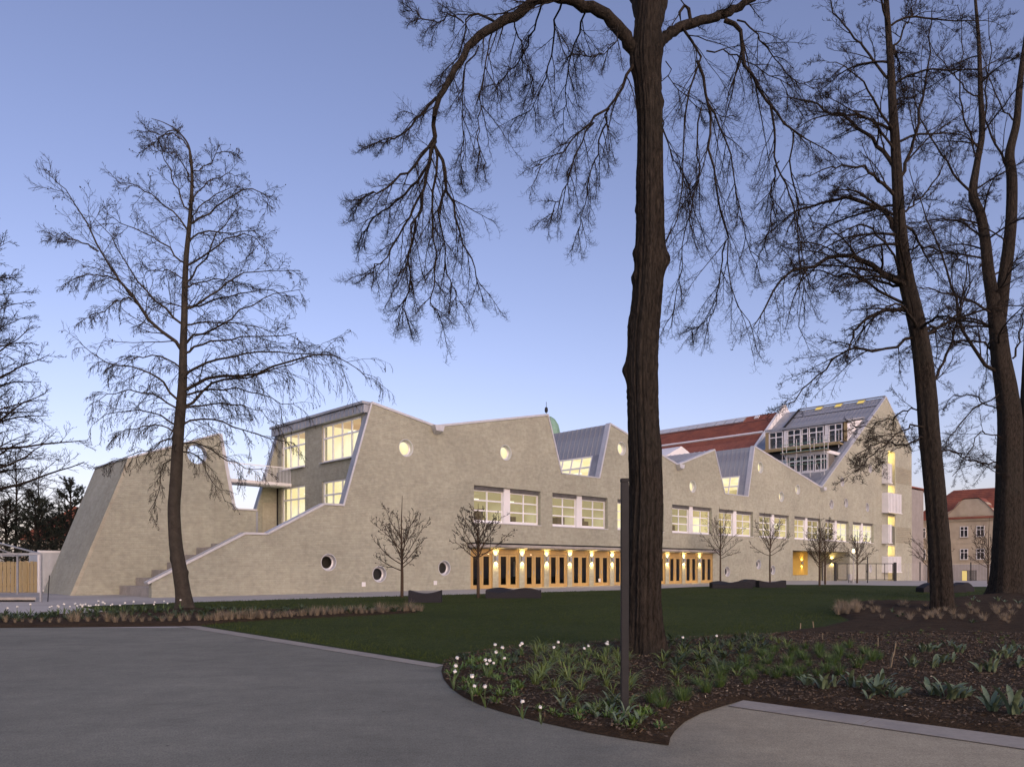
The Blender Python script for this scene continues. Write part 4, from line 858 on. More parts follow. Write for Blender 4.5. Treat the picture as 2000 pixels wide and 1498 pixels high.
def trunk_mesh(path, rad, k, n, rng, furrow=.05, bumps=(), flare=None):
    pts = smooth_path(path, n); r = np.interp(np.linspace(0, 1, n), np.linspace(0, 1, len(rad)), rad)
    t = np.gradient(pts, axis=0); t = unit(t); ref = np.array([0, -1.0, 0]); a = unit(np.cross(t, ref)); b = np.cross(a, t)   # a: sideways, b: towards the viewer side
    th = np.arange(k) * 2 * np.pi / k; zz = pts[:, 2]
    mod = np.ones((n, k))
    ph = rng.uniform(0, 6.28, 8)
    for q, (fr, am) in enumerate(((3, .05), (5, .035), (11, .35 * furrow), (17, .4 * furrow), (29, .45 * furrow), (41, .35 * furrow))):
        drift = np.cumsum(rng.normal(0, .05 if q < 2 else .12, n)); drift = np.convolve(np.pad(drift, 4, mode='edge'), np.ones(9) / 9, mode='valid')
        mod += am * np.sin(fr * th[None] + drift[:, None] * (1 if q < 2 else 2.2) + ph[q])
    mod += rng.normal(0, .12 * furrow, (n, k))
    for (z, ang, h, wz, wa) in bumps:
        da = np.abs((th[None] - ang + np.pi) % (2 * np.pi) - np.pi); mod += h * np.exp(-((zz[:, None] - z) / wz) ** 2 - (da / wa) ** 2)
    if flare:
        fz, fa = flare; f = np.exp(-zz / fz)[:, None]; mod += f * fa * (.55 + .45 * np.cos(5 * th + ph[6])[None] + .2 * np.cos(8 * th + ph[7])[None])
    v = pts[:, None] + (r[:, None] * mod)[..., None] * (a[:, None] * np.cos(th)[None, :, None] - b[:, None] * np.sin(th)[None, :, None])
    i = np.arange(n - 1)[:, None] * k; j = np.arange(k)[None]; j2 = (j + 1) % k
    return v.reshape(-1, 3), np.stack([i + j, i + j2, i + k + j2, i + k + j], -1).reshape(-1, 4)
def traced(pix, Y0, dY, n=9):
    """limb traced in the photo; it leaves the trunk at distance Y0 and ends dY nearer (-) or farther (+)"""
    m = len(pix); cum = np.r_[0, np.cumsum([math.dist(pix[i], pix[i + 1]) for i in range(m - 1)])]; cum /= cum[-1]
    return smooth_path([P(u, v, Y0 + dY * c) for (u, v), c in zip(pix, cum)], n)

# ---- big lime in the middle
def lime_twigs(rng, w, pts, rad, k1=7, k2=7, k3=6, droop=-.5, l1=.55, l2=.5, l3=.5, t0=.25, lmax=3.0, rt=.0028, curl=.8, k4=0):
    p, d, ln, r = spawn(rng, pts, rad, k1, t0, 1, 32, l1, .5, .009); ln = np.minimum(ln, lmax)
    a, ar = grow(rng, p, d, ln, r, 7, .08, (0, 0, droop), .3, curl * .4); w.add(a, ar, 4)
    p, d, ln, r = spawn(rng, a, ar, k2, .08, .97, 34, l2, .5, .0045)
    b, br = grow(rng, p, d, ln, r, 5, .10, (0, 0, droop * .6), .4, curl * .6); w.add(b, br, 3)
    p, d, ln, r = spawn(rng, b, br, k3, .1, 1.0, 42, l3, .6, rt, lmin=.08)
    c, cr = grow(rng, p, d, ln, r, 3, .18, (0, 0, -.1), .55, curl); w.add(c, cr, 3)
    if k4:
        p, d, ln, r = spawn(rng, c, cr, k4, .2, 1.0, 46, .6, .75, rt * .8, lmin=.07)
        e, er = grow(rng, p, d, ln, r, 2, .2, (0, 0, -.05), .6, curl); w.add(e, er, 3)
    return c
def lime_centre():
    rng = np.random.default_rng(11); Y = 13.66
    root = empty('lime_tree', G(1258, 1280), 0, 'tall bare lime with thick furrowed trunk and drooping twigs, growing in the flower bed', 'tree')
    o = np.array(root.location)
    tp = [(1258, 1296, 37), (1257, 1250, 36), (1256, 1180, 33), (1258, 1080, 31.5), (1261, 980, 31), (1258, 880, 29.5), (1255, 790, 28.5), (1253, 720, 29), (1256, 650, 28), (1263, 580, 27.5), (1268, 500, 27.5), (1269, 430, 25.5), (1269, 340, 24), (1269, 250, 23), (1265, 170, 24), (1262, 110, 26), (1264, 50, 24), (1266, 0, 22), (1268, -80, 20), (1272, -200, 17), (1268, -350, 12)]
    path = [P(u, v, Y) for u, v, _ in tp]; rad = [w_ / F * Y for *_, w_ in tp]
    zb = lambda v: float(P(0, v, Y)[2])
    bumps = [(zb(508), 0, .42, .16, .55), (zb(497), 3.14, .18, .10, .6), (zb(545), 3.14, .2, .09, .5), (zb(722), 2.9, .3, .14, .6), (zb(640), 3.0, .12, .2, .8), (zb(880), .2, .1, .2, .6), (zb(410), 3.1, .12, .08, .5), (zb(205), 0, .22, .10, .5), (zb(1060), .3, .08, .5, .8), (zb(355), 3.3, .08, .3, .7), (zb(690), .8, -.12, .25, .5), (zb(120), 3.14, .25, .3, .7), (zb(90), 0, .25, .3, .7)]
    w = Wood(); v, f = trunk_mesh(path, rad, 96, 240, rng, .085, bumps, (.22, .35)); w.addmesh(v - o, f)
    # main limbs, traced
    limbs = [([(1250, 118), (1228, 85), (1205, 52), (1170, 22), (1125, 3), (1080, -6), (1045, 4), (1005, 30), (965, 53), (925, 82), (898, 120), (875, 158), (858, 190), (848, 230)], -1.2, .118, .040, 18),
             ([(1280, 95), (1300, 72), (1330, 52), (1375, 40), (1415, 28), (1450, 8), (1490, -20), (1540, -60)], .6, .10, .055, 9),
             ([(1273, 70), (1290, 20), (1305, -50), (1330, -140), (1345, -240)], .8, .12, .06, 7), ([(1258, 60), (1235, -20), (1190, -90), (1120, -160), (1040, -200)], 1.5, .12, .06, 7)]
    sub = [([(848, 230), (846, 270), (838, 320), (828, 370), (812, 430), (795, 500), (775, 560)], -.3, .038, 9), ([(846, 240), (856, 290), (870, 350), (885, 410), (905, 470), (925, 520), (940, 560)], .3, .035, 9),
           ([(858, 190), (835, 205), (812, 240), (785, 262), (755, 275), (735, 282)], -.5, .028, 8), ([(845, 275), (815, 320), (780, 350), (745, 372), (712, 385), (700, 400)], -.4, .026, 8), ([(838, 320), (800, 370), (765, 400), (730, 430), (705, 470)], .3, .024, 8),
           ([(828, 370), (795, 430), (770, 480), (740, 520), (720, 535)], -.4, .022, 8), ([(812, 430), (800, 500), (800, 560), (790, 600), (800, 640)], .1, .022, 8), ([(846, 270), (850, 360), (845, 440), (850, 520), (845, 590), (860, 620)], -.2, .024, 8), ([(870, 350), (862, 420), (870, 500), (880, 560), (905, 590)], .4, .020, 8),
           ([(965, 53), (955, 110), (943, 170), (938, 230), (935, 280), (950, 320)], -.5, .014, 7), ([(935, 90), (905, 150), (905, 220), (902, 300), (900, 360)], .4, .014, 7), ([(970, 45), (945, 28), (915, 35), (908, 70), (895, 110), (870, 140), (850, 150)], .6, .022, 7), ([(905, 45), (880, 30), (850, 40), (820, 30), (805, 20)], .3, .014, 8),
           ([(1242, 112), (1228, 145), (1212, 175), (1190, 210), (1160, 238), (1130, 262), (1105, 290), (1075, 310), (1045, 335)], -.8, .032, 10), ([(1190, 212), (1180, 250), (1165, 300), (1150, 350), (1140, 410), (1128, 460)], .3, .020, 9), ([(1160, 240), (1130, 300), (1110, 350), (1090, 400), (1075, 420)], -.3, .016, 8),
           ([(1100, -5), (1085, 50), (1075, 110), (1060, 170), (1030, 220), (1000, 235)], 2.2, .02, 9), ([(1150, 12), (1130, 70), (1110, 130), (1105, 200), (1095, 250)], 2.6, .02, 9), ([(1060, 0), (1040, 60), (1020, 110), (985, 150), (960, 165)], 2.0, .018, 9), ([(1000, 32), (1020, 90), (1035, 150), (1040, 190)], 1.6, .014, 7),
           ([(1350, 48), (1345, 20), (1332, 14), (1328, 40), (1345, 75), (1368, 108), (1360, 150), (1345, 190), (1336, 260), (1330, 340), (1322, 420), (1300, 470)], -.3, .034, 9), ([(1362, 120), (1375, 160), (1385, 205), (1388, 260), (1386, 300), (1398, 350), (1410, 400), (1418, 470), (1420, 530), (1440, 590), (1465, 630)], -.5, .028, 10),
           ([(1385, 205), (1402, 250), (1428, 290), (1432, 340), (1445, 400), (1455, 460), (1480, 520)], .5, .018, 8), ([(1370, 210), (1362, 280), (1365, 340), (1350, 400), (1335, 470), (1325, 560), (1310, 640)], .8, .016, 9), ([(1290, 225), (1305, 280), (1328, 330), (1350, 390), (1340, 480)], 1.2, .014, 8), ([(1418, 470), (1405, 540), (1395, 600), (1370, 630), (1350, 650)], 1.2, .014, 8),
           ([(1415, 40), (1440, 48), (1450, 75), (1455, 120), (1468, 150), (1490, 180), (1510, 215), (1535, 245), (1560, 262), (1595, 285), (1625, 300)], -.6, .045, 9), ([(1505, 208), (1512, 260), (1518, 310), (1530, 350), (1548, 400), (1560, 470), (1575, 540)], -.3, .022, 9), ([(1522, 315), (1505, 360), (1508, 400), (1500, 450), (1480, 500)], .3, .014, 8), ([(1550, 258), (1545, 330), (1560, 400), (1555, 470), (1570, 560), (1560, 640)], .4, .016, 8),
           ([(1380, 100), (1430, 105), (1480, 130), (1530, 170), (1560, 210)], .6, .014, 8), ([(1440, 40), (1480, 70), (1510, 110), (1545, 150), (1590, 175)], -.4, .016, 8), ([(1300, 120), (1330, 180), (1380, 215), (1420, 230)], 1.0, .01, 7), ([(1210, 40), (1195, 90), (1150, 110), (1110, 100)], -.8, .012, 7)]
    crown = Wood()
    for pix, dY, r0, r1, k in limbs:
        p = traced(pix, Y, dY, 40); p[2:-1] += rng.normal(0, .012, p[2:-1].shape); rr = np.linspace(r0, r1, 40) * rng.uniform(.93, 1.08, 40); w.add((p - o)[None], rr[None], 10)
        lime_twigs(rng, crown, (p - o)[None], rr[None] * .4, k, 6, 5, -.4, .22, .5, .5, .3, 1.5, .0022, k4=2)
    for pix, dY, r0, k in sub:
        i = np.argmin([min(math.dist(pix[0], q) for q in L_[0]) for L_ in limbs]); L_ = limbs[i]; j = np.argmin([math.dist(pix[0], q) for q in L_[0]])
        y0 = Y + L_[1] * j / (len(L_[0]) - 1) * .9
        p = traced(pix, y0, dY, 14); p[1:-1] += rng.normal(0, .025, p[1:-1].shape); rr = np.linspace(r0, .006, 14); w.add((p - o)[None], rr[None], 6)
        lime_twigs(rng, crown, (p - o)[None], rr[None], k + 4, 7, 6, -.6, .42, .55, .55, .12, 1.6, .0022, k4=2)
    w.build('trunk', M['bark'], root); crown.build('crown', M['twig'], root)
lime_centre()

# ---- two large trees on the right
def right_tree(seed, base, tp, limbs, label, furrow, auto, bark='bark', flare=(.3, .3), rt=.006):
    rng = np.random.default_rng(seed); g = G(*base); Y = g[1]
    root = empty('park_tree', g, 0, label, 'tree', 'large bare trees at the right'); o = np.array(root.location)
    w = Wood(); crown = Wood(); stems = []
    for st in tp:
        path = [P(u, v, Y + (q[0] if q else 0)) for u, v, w_, *q in st]; rad = [w_ / F * Y for _, _, w_, *q in st]
        v, f = trunk_mesh(path, rad, 40, 150, rng, furrow, (), flare if st is tp[0] else None); w.addmesh(v - o, f); stems.append((path, rad))
    def twigs(p, rr, k, droop):
        lime_twigs(rng, crown, (p - o)[None], rr[None], k + 2, 7, 6, droop, .42, .45, .5, .12, 3.2, rt * .95, curl=.7, k4=2)
    for pix, dY, r0, k, droop in limbs:
        p = traced(pix, Y, dY, 16); p[1:-1] += rng.normal(0, .04, p[1:-1].shape); rr = np.linspace(r0, .014, 16); w.add((p - o)[None], rr[None], 6); twigs(p, rr, k, droop)
    # limbs towards and away from the viewer, which the photo shows only as a tangle
    path, rad = stems[0]; sp = smooth_path(path, 60)
    for i in range(auto):
        h = rng.uniform(.36, 1) ** .9; q = sp[int(h * 59)]; a = rng.uniform(0, 2 * math.pi); L = (1.1 - .55 * h) * rng.uniform(4.0, 6.5)
        d = np.array([[math.cos(a), math.sin(a) * 1.0, rng.uniform(.35, .9)]])
        pt, rr = grow(rng, q[None], d, np.array([L]), np.array([.06 * (1.2 - h * .6)]), 12, .10, (0, 0, -.9), .2); w.add(pt - o, rr, 5); twigs(pt[0], rr[0], 8, -.35)
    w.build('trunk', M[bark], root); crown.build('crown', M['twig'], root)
right_tree(21, (1842, 1203), [[(1842, 1212, 22), (1840, 1170, 20.5), (1836, 1090, 19.5), (1829, 1000, 18.5), (1823, 930, 18.5), (1815, 850, 18.5), (1810, 780, 18), (1803, 710, 17.5), (1794, 650, 16), (1783, 600, 15), (1770, 545, 14), (1762, 480, 11.5), (1756, 420, 10.5), (1752, 340, 9.5), (1748, 270, 8.5), (1743, 200, 7.5), (1740, 130, 6.5), (1735, 60, 5.5), (1730, -20, 4.5), (1728, -120, 3)]],
           [([(1775, 568), (1740, 545), (1700, 515), (1665, 502), (1625, 503), (1580, 518), (1545, 530), (1515, 560), (1490, 610), (1470, 640)], -1.5, .095, 13, -.7), ([(1770, 560), (1735, 553), (1690, 545), (1650, 540), (1600, 530), (1560, 530)], 1.0, .05, 9, -.5),
            ([(1775, 608), (1740, 606), (1710, 612), (1685, 630), (1670, 650), (1660, 675), (1655, 700)], -1.0, .075, 11, -.6), ([(1785, 660), (1750, 675), (1700, 682), (1660, 682), (1630, 700), (1600, 730), (1570, 760), (1540, 790)], -1.5, .05, 12, -.5),
            ([(1757, 460), (1735, 430), (1710, 402), (1670, 390), (1620, 395), (1570, 405), (1530, 430), (1490, 470)], 1.2, .08, 12, -.5), ([(1750, 385), (1728, 360), (1700, 335), (1660, 322), (1620, 325), (1580, 345)], -1.2, .06, 10, -.4), ([(1748, 330), (1720, 290), (1690, 262), (1655, 235), (1610, 215), (1570, 200), (1530, 190)], .6, .07, 12, -.4),
            ([(1745, 255), (1710, 240), (1680, 228), (1640, 222), (1600, 228), (1560, 250)], -1.0, .05, 9, -.5), ([(1760, 345), (1778, 300), (1795, 240), (1808, 170), (1815, 100), (1820, 20)], .5, .06, 10, -.1), ([(1742, 160), (1700, 110), (1660, 70), (1630, 20), (1610, -30)], 1.0, .045, 9, .1), ([(1740, 110), (1765, 60), (1790, 0)], 1, .04, 8, .1),
            ([(1790, 645), (1830, 640), (1860, 625), (1880, 600), (1890, 540), (1880, 470)], 1.5, .05, 9, .2), ([(1808, 770), (1830, 735), (1850, 690), (1870, 620), (1885, 560), (1890, 500)], 2.2, .06, 9, .2), ([(1760, 500), (1800, 480), (1840, 490), (1880, 510)], -1.5, .04, 9, -.3), ([(1812, 850), (1790, 860), (1760, 870), (1730, 865), (1700, 870), (1670, 890)], -2, .035, 9, -.2), ([(1808, 830), (1780, 835), (1750, 850), (1715, 880), (1690, 905), (1670, 920)], -1.5, .03, 10, -.2), ([(1806, 800), (1775, 800), (1740, 815), (1700, 832), (1660, 830)], 1.5, .03, 10, -.3),
            ([(1812, 890), (1860, 880), (1900, 900), (1950, 925)], 1.5, .03, 7, -.3), ([(1752, 420), (1790, 395), (1830, 350), (1850, 300)], 1, .04, 8, .1), ([(1768, 545), (1730, 470), (1690, 440), (1650, 450), (1600, 480)], -2, .04, 9, -.6)],
           'tall bare park tree with leaning dark trunk whose foot stands in the mulch', .06, 23)
right_tree(22, (1968, 1172), [[(1966, 1190, 38), (1966, 1165, 31), (1967, 1100, 26), (1970, 1000, 24), (1972, 900, 22), (1972, 820, 21), (1965, 760, 19), (1955, 700, 17), (1948, 640, 15), (1940, 590, 12), (1930, 530, 10), (1924, 470, 9), (1915, 420, 8.5), (1900, 380, 8), (1908, 320, 6), (1918, 260, 5.5), (1915, 180, 4.5), (1912, 90, 3.5), (1905, 0, 2.5)],
                              [(1948, 650, 12), (1955, 600, 11), (1962, 540, 10.5), (1970, 480, 10), (1975, 420, 9.5), (1976, 350, 9), (1972, 300, 8), (1985, 240, 6.5), (1992, 160, 5.5), (2005, 60, 4), (2010, -30, 3)],
                              [(1990, 1180, 24, .5), (2000, 1050, 22, .5), (2008, 900, 20, .5), (2014, 760, 18, .5), (2020, 600, 15, .6), (2030, 400, 11, .8), (2035, 150, 7, 1)]],
           [([(1960, 735), (1925, 710), (1890, 665), (1868, 600), (1855, 540), (1830, 470), (1800, 400), (1775, 330)], -1.5, .09, 11, .1), ([(1955, 700), (1915, 668), (1870, 665), (1820, 680), (1780, 690)], .8, .06, 9, -.3), ([(1945, 620), (1900, 590), (1850, 575), (1800, 560), (1750, 540)], -1.2, .06, 9, -.3), ([(1925, 480), (1890, 440), (1850, 430), (1800, 432), (1760, 440)], 1.2, .05, 9, -.3),
            ([(1900, 380), (1870, 350), (1840, 300), (1810, 260), (1790, 210), (1780, 130)], -1, .06, 9, .2), ([(1974, 360), (1955, 300), (1930, 250), (1925, 180), (1935, 100), (1930, 20)], .8, .06, 9, .2), ([(1918, 300), (1890, 250), (1875, 180), (1880, 100), (1870, 10)], -.8, .05, 9, .2), ([(1972, 480), (1940, 455), (1900, 440), (1870, 445)], -1.5, .04, 8, -.3),
            ([(1964, 760), (1935, 780), (1905, 795), (1875, 830), (1850, 860), (1830, 890)], -1.5, .04, 9, -.3), ([(1968, 800), (1930, 790), (1895, 770), (1860, 775), (1840, 800)], 1, .04, 8, -.5), ([(1972, 860), (1935, 850), (1915, 840), (1900, 870), (1880, 905), (1860, 930)], -1.5, .035, 8, -.3), ([(1975, 900), (1935, 905), (1900, 900), (1870, 885), (1845, 875)], .5, .05, 7, -.3), ([(1985, 240), (1950, 200), (1930, 140), (1900, 60)], .5, .04, 8, .2), ([(1978, 700), (1990, 660), (2000, 600), (2010, 500)], .5, .05, 6, .2), ([(1915, 200), (1880, 160), (1840, 120), (1800, 50)], -1, .04, 9, .1)],
           'stout forked bare park tree with grey trunk beside the mulch bed', .05, 22, flare=(.35, .5))

# ---- the tall fine-twigged tree at the left
def alder():
    rng = np.random.default_rng(31); g = G(360, 1190); Y = g[1]
    root = empty('alder_tree', g, 0, 'slender bare tree with curved trunk and hanging cone-dotted twigs before the brick wall', 'tree'); o = np.array(root.location)
    tp = [(361, 1198, 19), (360, 1180, 16.5), (356, 1150, 14), (350, 1110, 13.5), (344, 1070, 12.5), (341, 1030, 11.8), (340, 990, 11.5), (343, 950, 11.2), (345, 910, 11), (347, 870, 10.5), (350, 830, 10), (354, 790, 9.3), (357, 740, 8), (358, 680, 7), (360, 620, 6.2), (361, 560, 5.6), (364, 500, 4.8), (369, 450, 4.3), (373, 400, 3.6), (375, 350, 3), (373, 310, 2.2), (366, 280, 1.7), (345, 255, 1.2), (320, 240, .8), (296, 232, .5)]
    w = Wood(); v, f = trunk_mesh([P(u, v_, Y) for u, v_, _ in tp], [q / F * Y for *_, q in tp], 28, 190, rng, .025, [(1.35, 0, .25, .1, .5), (1.9, 3.14, .2, .1, .5), (4.6, 3.0, .15, .08, .5)], (.2, .3)); w.addmesh(v - o, f)
    L = [([(374, 755), (402, 741), (445, 733), (496, 732), (543, 711), (598, 698), (650, 694), (692, 713), (720, 742)], 16, -.9), ([(374, 786), (410, 756), (450, 742), (500, 733), (550, 715), (600, 705), (640, 715)], 14, -.9), ([(368, 730), (398, 711), (445, 700), (487, 689), (551, 687), (600, 690), (640, 690)], 14, -.8), ([(368, 683), (402, 672), (445, 666), (490, 657), (551, 653), (580, 650)], 12, -.5),
         ([(366, 662), (402, 651), (445, 627), (487, 598), (530, 576), (590, 565)], 12, -.4), ([(366, 604), (402, 587), (436, 559), (470, 535), (522, 529), (586, 529)], 12, -.3), ([(368, 602), (415, 587), (466, 576), (522, 568), (570, 580)], 11, -.4), ([(368, 550), (389, 520), (423, 465), (450, 425), (466, 397)], 8, .1), ([(370, 518), (402, 499), (436, 473), (470, 456), (500, 465), (522, 490)], 11, -.3),
         ([(376, 435), (415, 414), (445, 388), (487, 371), (515, 380), (526, 392)], 10, -.2), ([(376, 430), (393, 401), (430, 375), (466, 362)], 8, 0), ([(376, 337), (402, 320), (432, 302), (453, 298)], 7, 0), ([(376, 390), (400, 360), (440, 340), (465, 345)], 7, 0), ([(372, 470), (410, 455), (450, 455), (490, 450), (515, 470)], 9, -.2), ([(370, 560), (410, 545), (450, 548), (490, 560)], 9, -.3), ([(366, 635), (410, 630), (450, 632), (500, 640), (540, 650)], 10, -.4),
         ([(353, 785), (325, 751), (299, 732), (265, 721), (222, 711), (188, 696), (154, 668)], 14, -.8), ([(351, 672), (316, 647), (282, 619), (257, 580), (231, 542), (192, 491), (167, 431), (133, 379), (107, 354)], 15, .1), ([(353, 629), (316, 597), (274, 557), (248, 516), (218, 465), (180, 422)], 13, .0), ([(257, 580), (230, 545), (197, 540), (163, 538), (128, 555)], 9, -.5), ([(359, 512), (325, 482), (286, 456), (244, 439), (201, 414)], 11, 0), ([(192, 491), (158, 473), (124, 456), (94, 461)], 8, -.1), ([(368, 448), (333, 414), (299, 384), (265, 362), (231, 358)], 11, 0), ([(362, 405), (345, 370), (333, 337), (312, 294), (291, 281)], 9, .1),
         ([(257, 585), (240, 580), (215, 600), (190, 615), (165, 625)], 8, -.6), ([(356, 720), (320, 700), (285, 695), (250, 700), (210, 720)], 11, -.8), ([(355, 600), (325, 590), (300, 605), (270, 640)], 8, -.6), ([(358, 545), (330, 530), (300, 530), (270, 545)], 8, -.3), ([(374, 330), (365, 290), (340, 262), (310, 262), (290, 255)], 8, 0), ([(375, 360), (355, 320), (335, 300), (300, 300)], 7, 0), ([(345, 255), (320, 262), (300, 280), (285, 295)], 6, -.2),
         ([(341, 845), (315, 833), (283, 833), (245, 842), (215, 855)], 11, -.9), ([(345, 830), (310, 810), (270, 800), (220, 805), (180, 830)], 11, -.9), ([(347, 860), (320, 860), (290, 880), (250, 890), (215, 915)], 10, -.9), ([(350, 800), (310, 775), (270, 765), (220, 770), (175, 790)], 12, -.9), ([(358, 830), (403, 817), (447, 827), (491, 845), (535, 858), (575, 865)], 12, -.8), ([(355, 862), (400, 870), (441, 897), (485, 915), (515, 914)], 10, -.7), ([(358, 800), (400, 790), (450, 790), (500, 800), (545, 830)], 12, -.9), ([(352, 880), (385, 890), (410, 930), (440, 980)], 8, -.6), ([(346, 890), (325, 905), (310, 950), (290, 1000)], 8, -.6), ([(360, 770), (420, 760), (480, 765), (540, 780), (590, 800)], 12, -.9)]
    cr = Wood(); cn = []
    for pix, k, dr in L:
        ext = abs(pix[-1][0] - pix[0][0]) / F * Y; Lz = sum(math.dist(a, b) for a, b in zip(pix, pix[1:])) / F * Y
        vv = [q[1] for q in tp]; c0 = float(np.interp(-pix[0][1], [-q for q in vv], [q[0] for q in tp]))
        if abs(pix[0][0] - c0) < 25: pix = [(c0, pix[0][1] + 6)] + pix
        p = traced(pix, Y, rng.uniform(-.6, .6) * ext, 14); p[1:-1] += rng.normal(0, .04, p[1:-1].shape); rr = np.linspace(.018 + .0075 * Lz, .009, 14); w.add((p - o)[None], rr[None], 6)
        q, d, ln, r = spawn(rng, (p - o)[None], rr[None], k + 5, .15, 1, 45, .38, .42, .011); ln = np.clip(ln, .4, 2.4)
        a, ar = grow(rng, q, d, ln, r, 6, .11, (0, 0, dr), .35); cr.add(a, ar, 3)
        q, d, ln, r = spawn(rng, a, ar, 8, .12, 1, 40, .5, .55, .007, lmin=.25)
        b, br = grow(rng, q, d, ln, r, 5, .12, (0, 0, dr * 1.4), .5); cr.add(b, br, 3)
        q, d, ln, r = spawn(rng, b, br, 4, .2, 1, 38, .5, .6, .0052, lmin=.12); c, c_r = grow(rng, q, d, ln, r, 3, .12, (0, 0, dr), .6); cr.add(c, c_r, 3)
        tips = c[:, -1]; cn.append(tips[rng.random(len(tips)) < .10])
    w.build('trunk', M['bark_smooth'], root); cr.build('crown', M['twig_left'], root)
    v, f = cones(rng, None, np.concatenate(cn), .024); tag(mesh_obj('cones', np_mesh('cones', v, f), M['cone'], root), kind='stuff')
alder()

# ---- generic bare tree (far ones)
def bare_tree(seed, base, height, spread, label, group, n1=40, up=.5, mat='bark', tw='twig', clear=.22, k1=9, k2=7, rt=.008, r0=None, name='bare_tree', lean=0, k3=0, z=0):
    rng = np.random.default_rng(seed); root = empty(name, base, 0, label, 'tree', group); w = Wood(); cr = Wood(); r0 = r0 or height * .013
    st = smooth_path([(0, 0, -.1), (lean * .2 + rng.normal(0, .1), rng.normal(0, .1), height * .3), (lean * .6, rng.normal(0, .2), height * .65), (lean, 0, height)], 40)
    rr = np.linspace(r0, .03, 40); w.add(st[None], rr[None], 10)
    h = np.linspace(clear, .97, n1); idx = (h * 39).astype(int); a = np.arange(n1) * 2.4 + rng.uniform(0, .6, n1)
    ln = spread * (1.06 - h) ** .6 * rng.uniform(.75, 1.1, n1); d = np.c_[np.cos(a), np.sin(a), up + .9 * h * up + rng.uniform(-.1, .3, n1)]
    p, pr = grow(rng, st[idx], d, ln, rr[idx] * .55, 10, .09, (0, 0, -.1), .2); w.add(p, pr, 5)
    q, d, l2, r = spawn(rng, p, pr, k1, .15, 1, 42, .42, .5, .014); p2, r2 = grow(rng, q, d, l2, r, 6, .12, (0, 0, .1), .35); cr.add(p2, r2, 3)
    q, d, l2, r = spawn(rng, p2, r2, k2, .1, 1, 42, .5, .6, rt); p3, r3 = grow(rng, q, d, l2, r, 4, .14, (0, 0, .15), .5); cr.add(p3, r3, 3)
    if k3: q, d, l2, r = spawn(rng, p3, r3, k3, .1, 1, 42, .55, .7, rt); p4, r4 = grow(rng, q, d, l2, r, 2, .14, (0, 0, .1), .6); cr.add(p4, r4, 3)
    w.build('trunk', M[mat], root); cr.build('crown', M[tw], root); return root
bare_tree(41, tuple(P(-75, 1185, 33) * (1, 1, 0)), 17.5, 6.0, 'dense bare tree at the left whose crown reaches in above the shelter frame', None, 96, .45, k1=11, k2=8, clear=.3, k3=2, rt=.009)
for i, (u, Y, hg, sp) in enumerate(((30, 62, 11, 4.5), (75, 70, 10.5, 4), (115, 76, 9, 3.6), (-40, 58, 12, 5))):
    bare_tree(50 + i, ((u - CX) / F * Y, Y, 0), hg, sp, 'bare grey tree standing behind the dark pines', 'bare trees behind the pines', 34, .7, clear=.3, rt=.012)
# ---- pines
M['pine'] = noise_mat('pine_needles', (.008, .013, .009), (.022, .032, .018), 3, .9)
def pine(seed, base, height, spread, label):
    rng = np.random.default_rng(seed); root = empty('pine_tree', base, 0, label, 'tree', 'dark pines by the container'); w = Wood(); 
    st = smooth_path([(0, 0, -.1), (rng.normal(0, .1), 0, height * .5), (rng.normal(0, .15), 0, height)], 20); rr = np.linspace(.2, .03, 20); w.add(st[None], rr[None], 8)
    n1 = 54; h = np.linspace(.2, .98, n1); a = np.arange(n1) * 2.4; d = np.c_[np.cos(a), np.sin(a), .25 + .5 * h]; ln = spread * (1.08 - h) ** .55 * rng.uniform(.7, 1.1, n1)
    p, pr = grow(rng, st[(h * 19).astype(int)], d, ln, np.full(n1, .05), 7, .1, (0, 0, .1), .3); w.add(p, pr, 4)
    q, d, l2, r = spawn(rng, p, pr, 12, .3, 1, 50, .28, .5, .012, flat=.4, lmin=.3); p2, r2 = grow(rng, q, d, l2, r, 4, .12, (0, 0, .35), .4); w.add(p2, r2, 3)
    # needles: little fans of blades along the shoots
    q, d, l2, r = spawn(rng, p2, r2, 17, .05, 1, 50, .1, .5, .01, lmin=.16); l2 = np.clip(l2, .14, .24)
    nrm = unit(np.cross(d, rng.normal(0, 1, d.shape))); tip = q + d * l2[:, None]; wd = .026
    v = np.stack([q - nrm * wd, q + nrm * wd, tip], 1).reshape(-1, 3); f = np.arange(len(v)).reshape(-1, 3)
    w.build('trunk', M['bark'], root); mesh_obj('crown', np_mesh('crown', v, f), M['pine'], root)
for i, (u, Y, hg, sp, lb) in enumerate(((140, 60, 8.3, 2.9, 'tallest dark pine, right beside the sloping brick wall'), (72, 58, 6.9, 2.9, 'dark pine between the taller pine and the shelter frame'), (15, 60, 6.6, 3.0, 'broad dark pine behind the timber boards'), (105, 66, 6.0, 3.0, 'low dark pine half hidden between two other pines'), (170, 66, 7.0, 2.6, 'dark pine mostly hidden by the brick wedge'))):
    pine(60 + i, ((u - CX) / F * Y, Y, 0), hg, sp, lb)
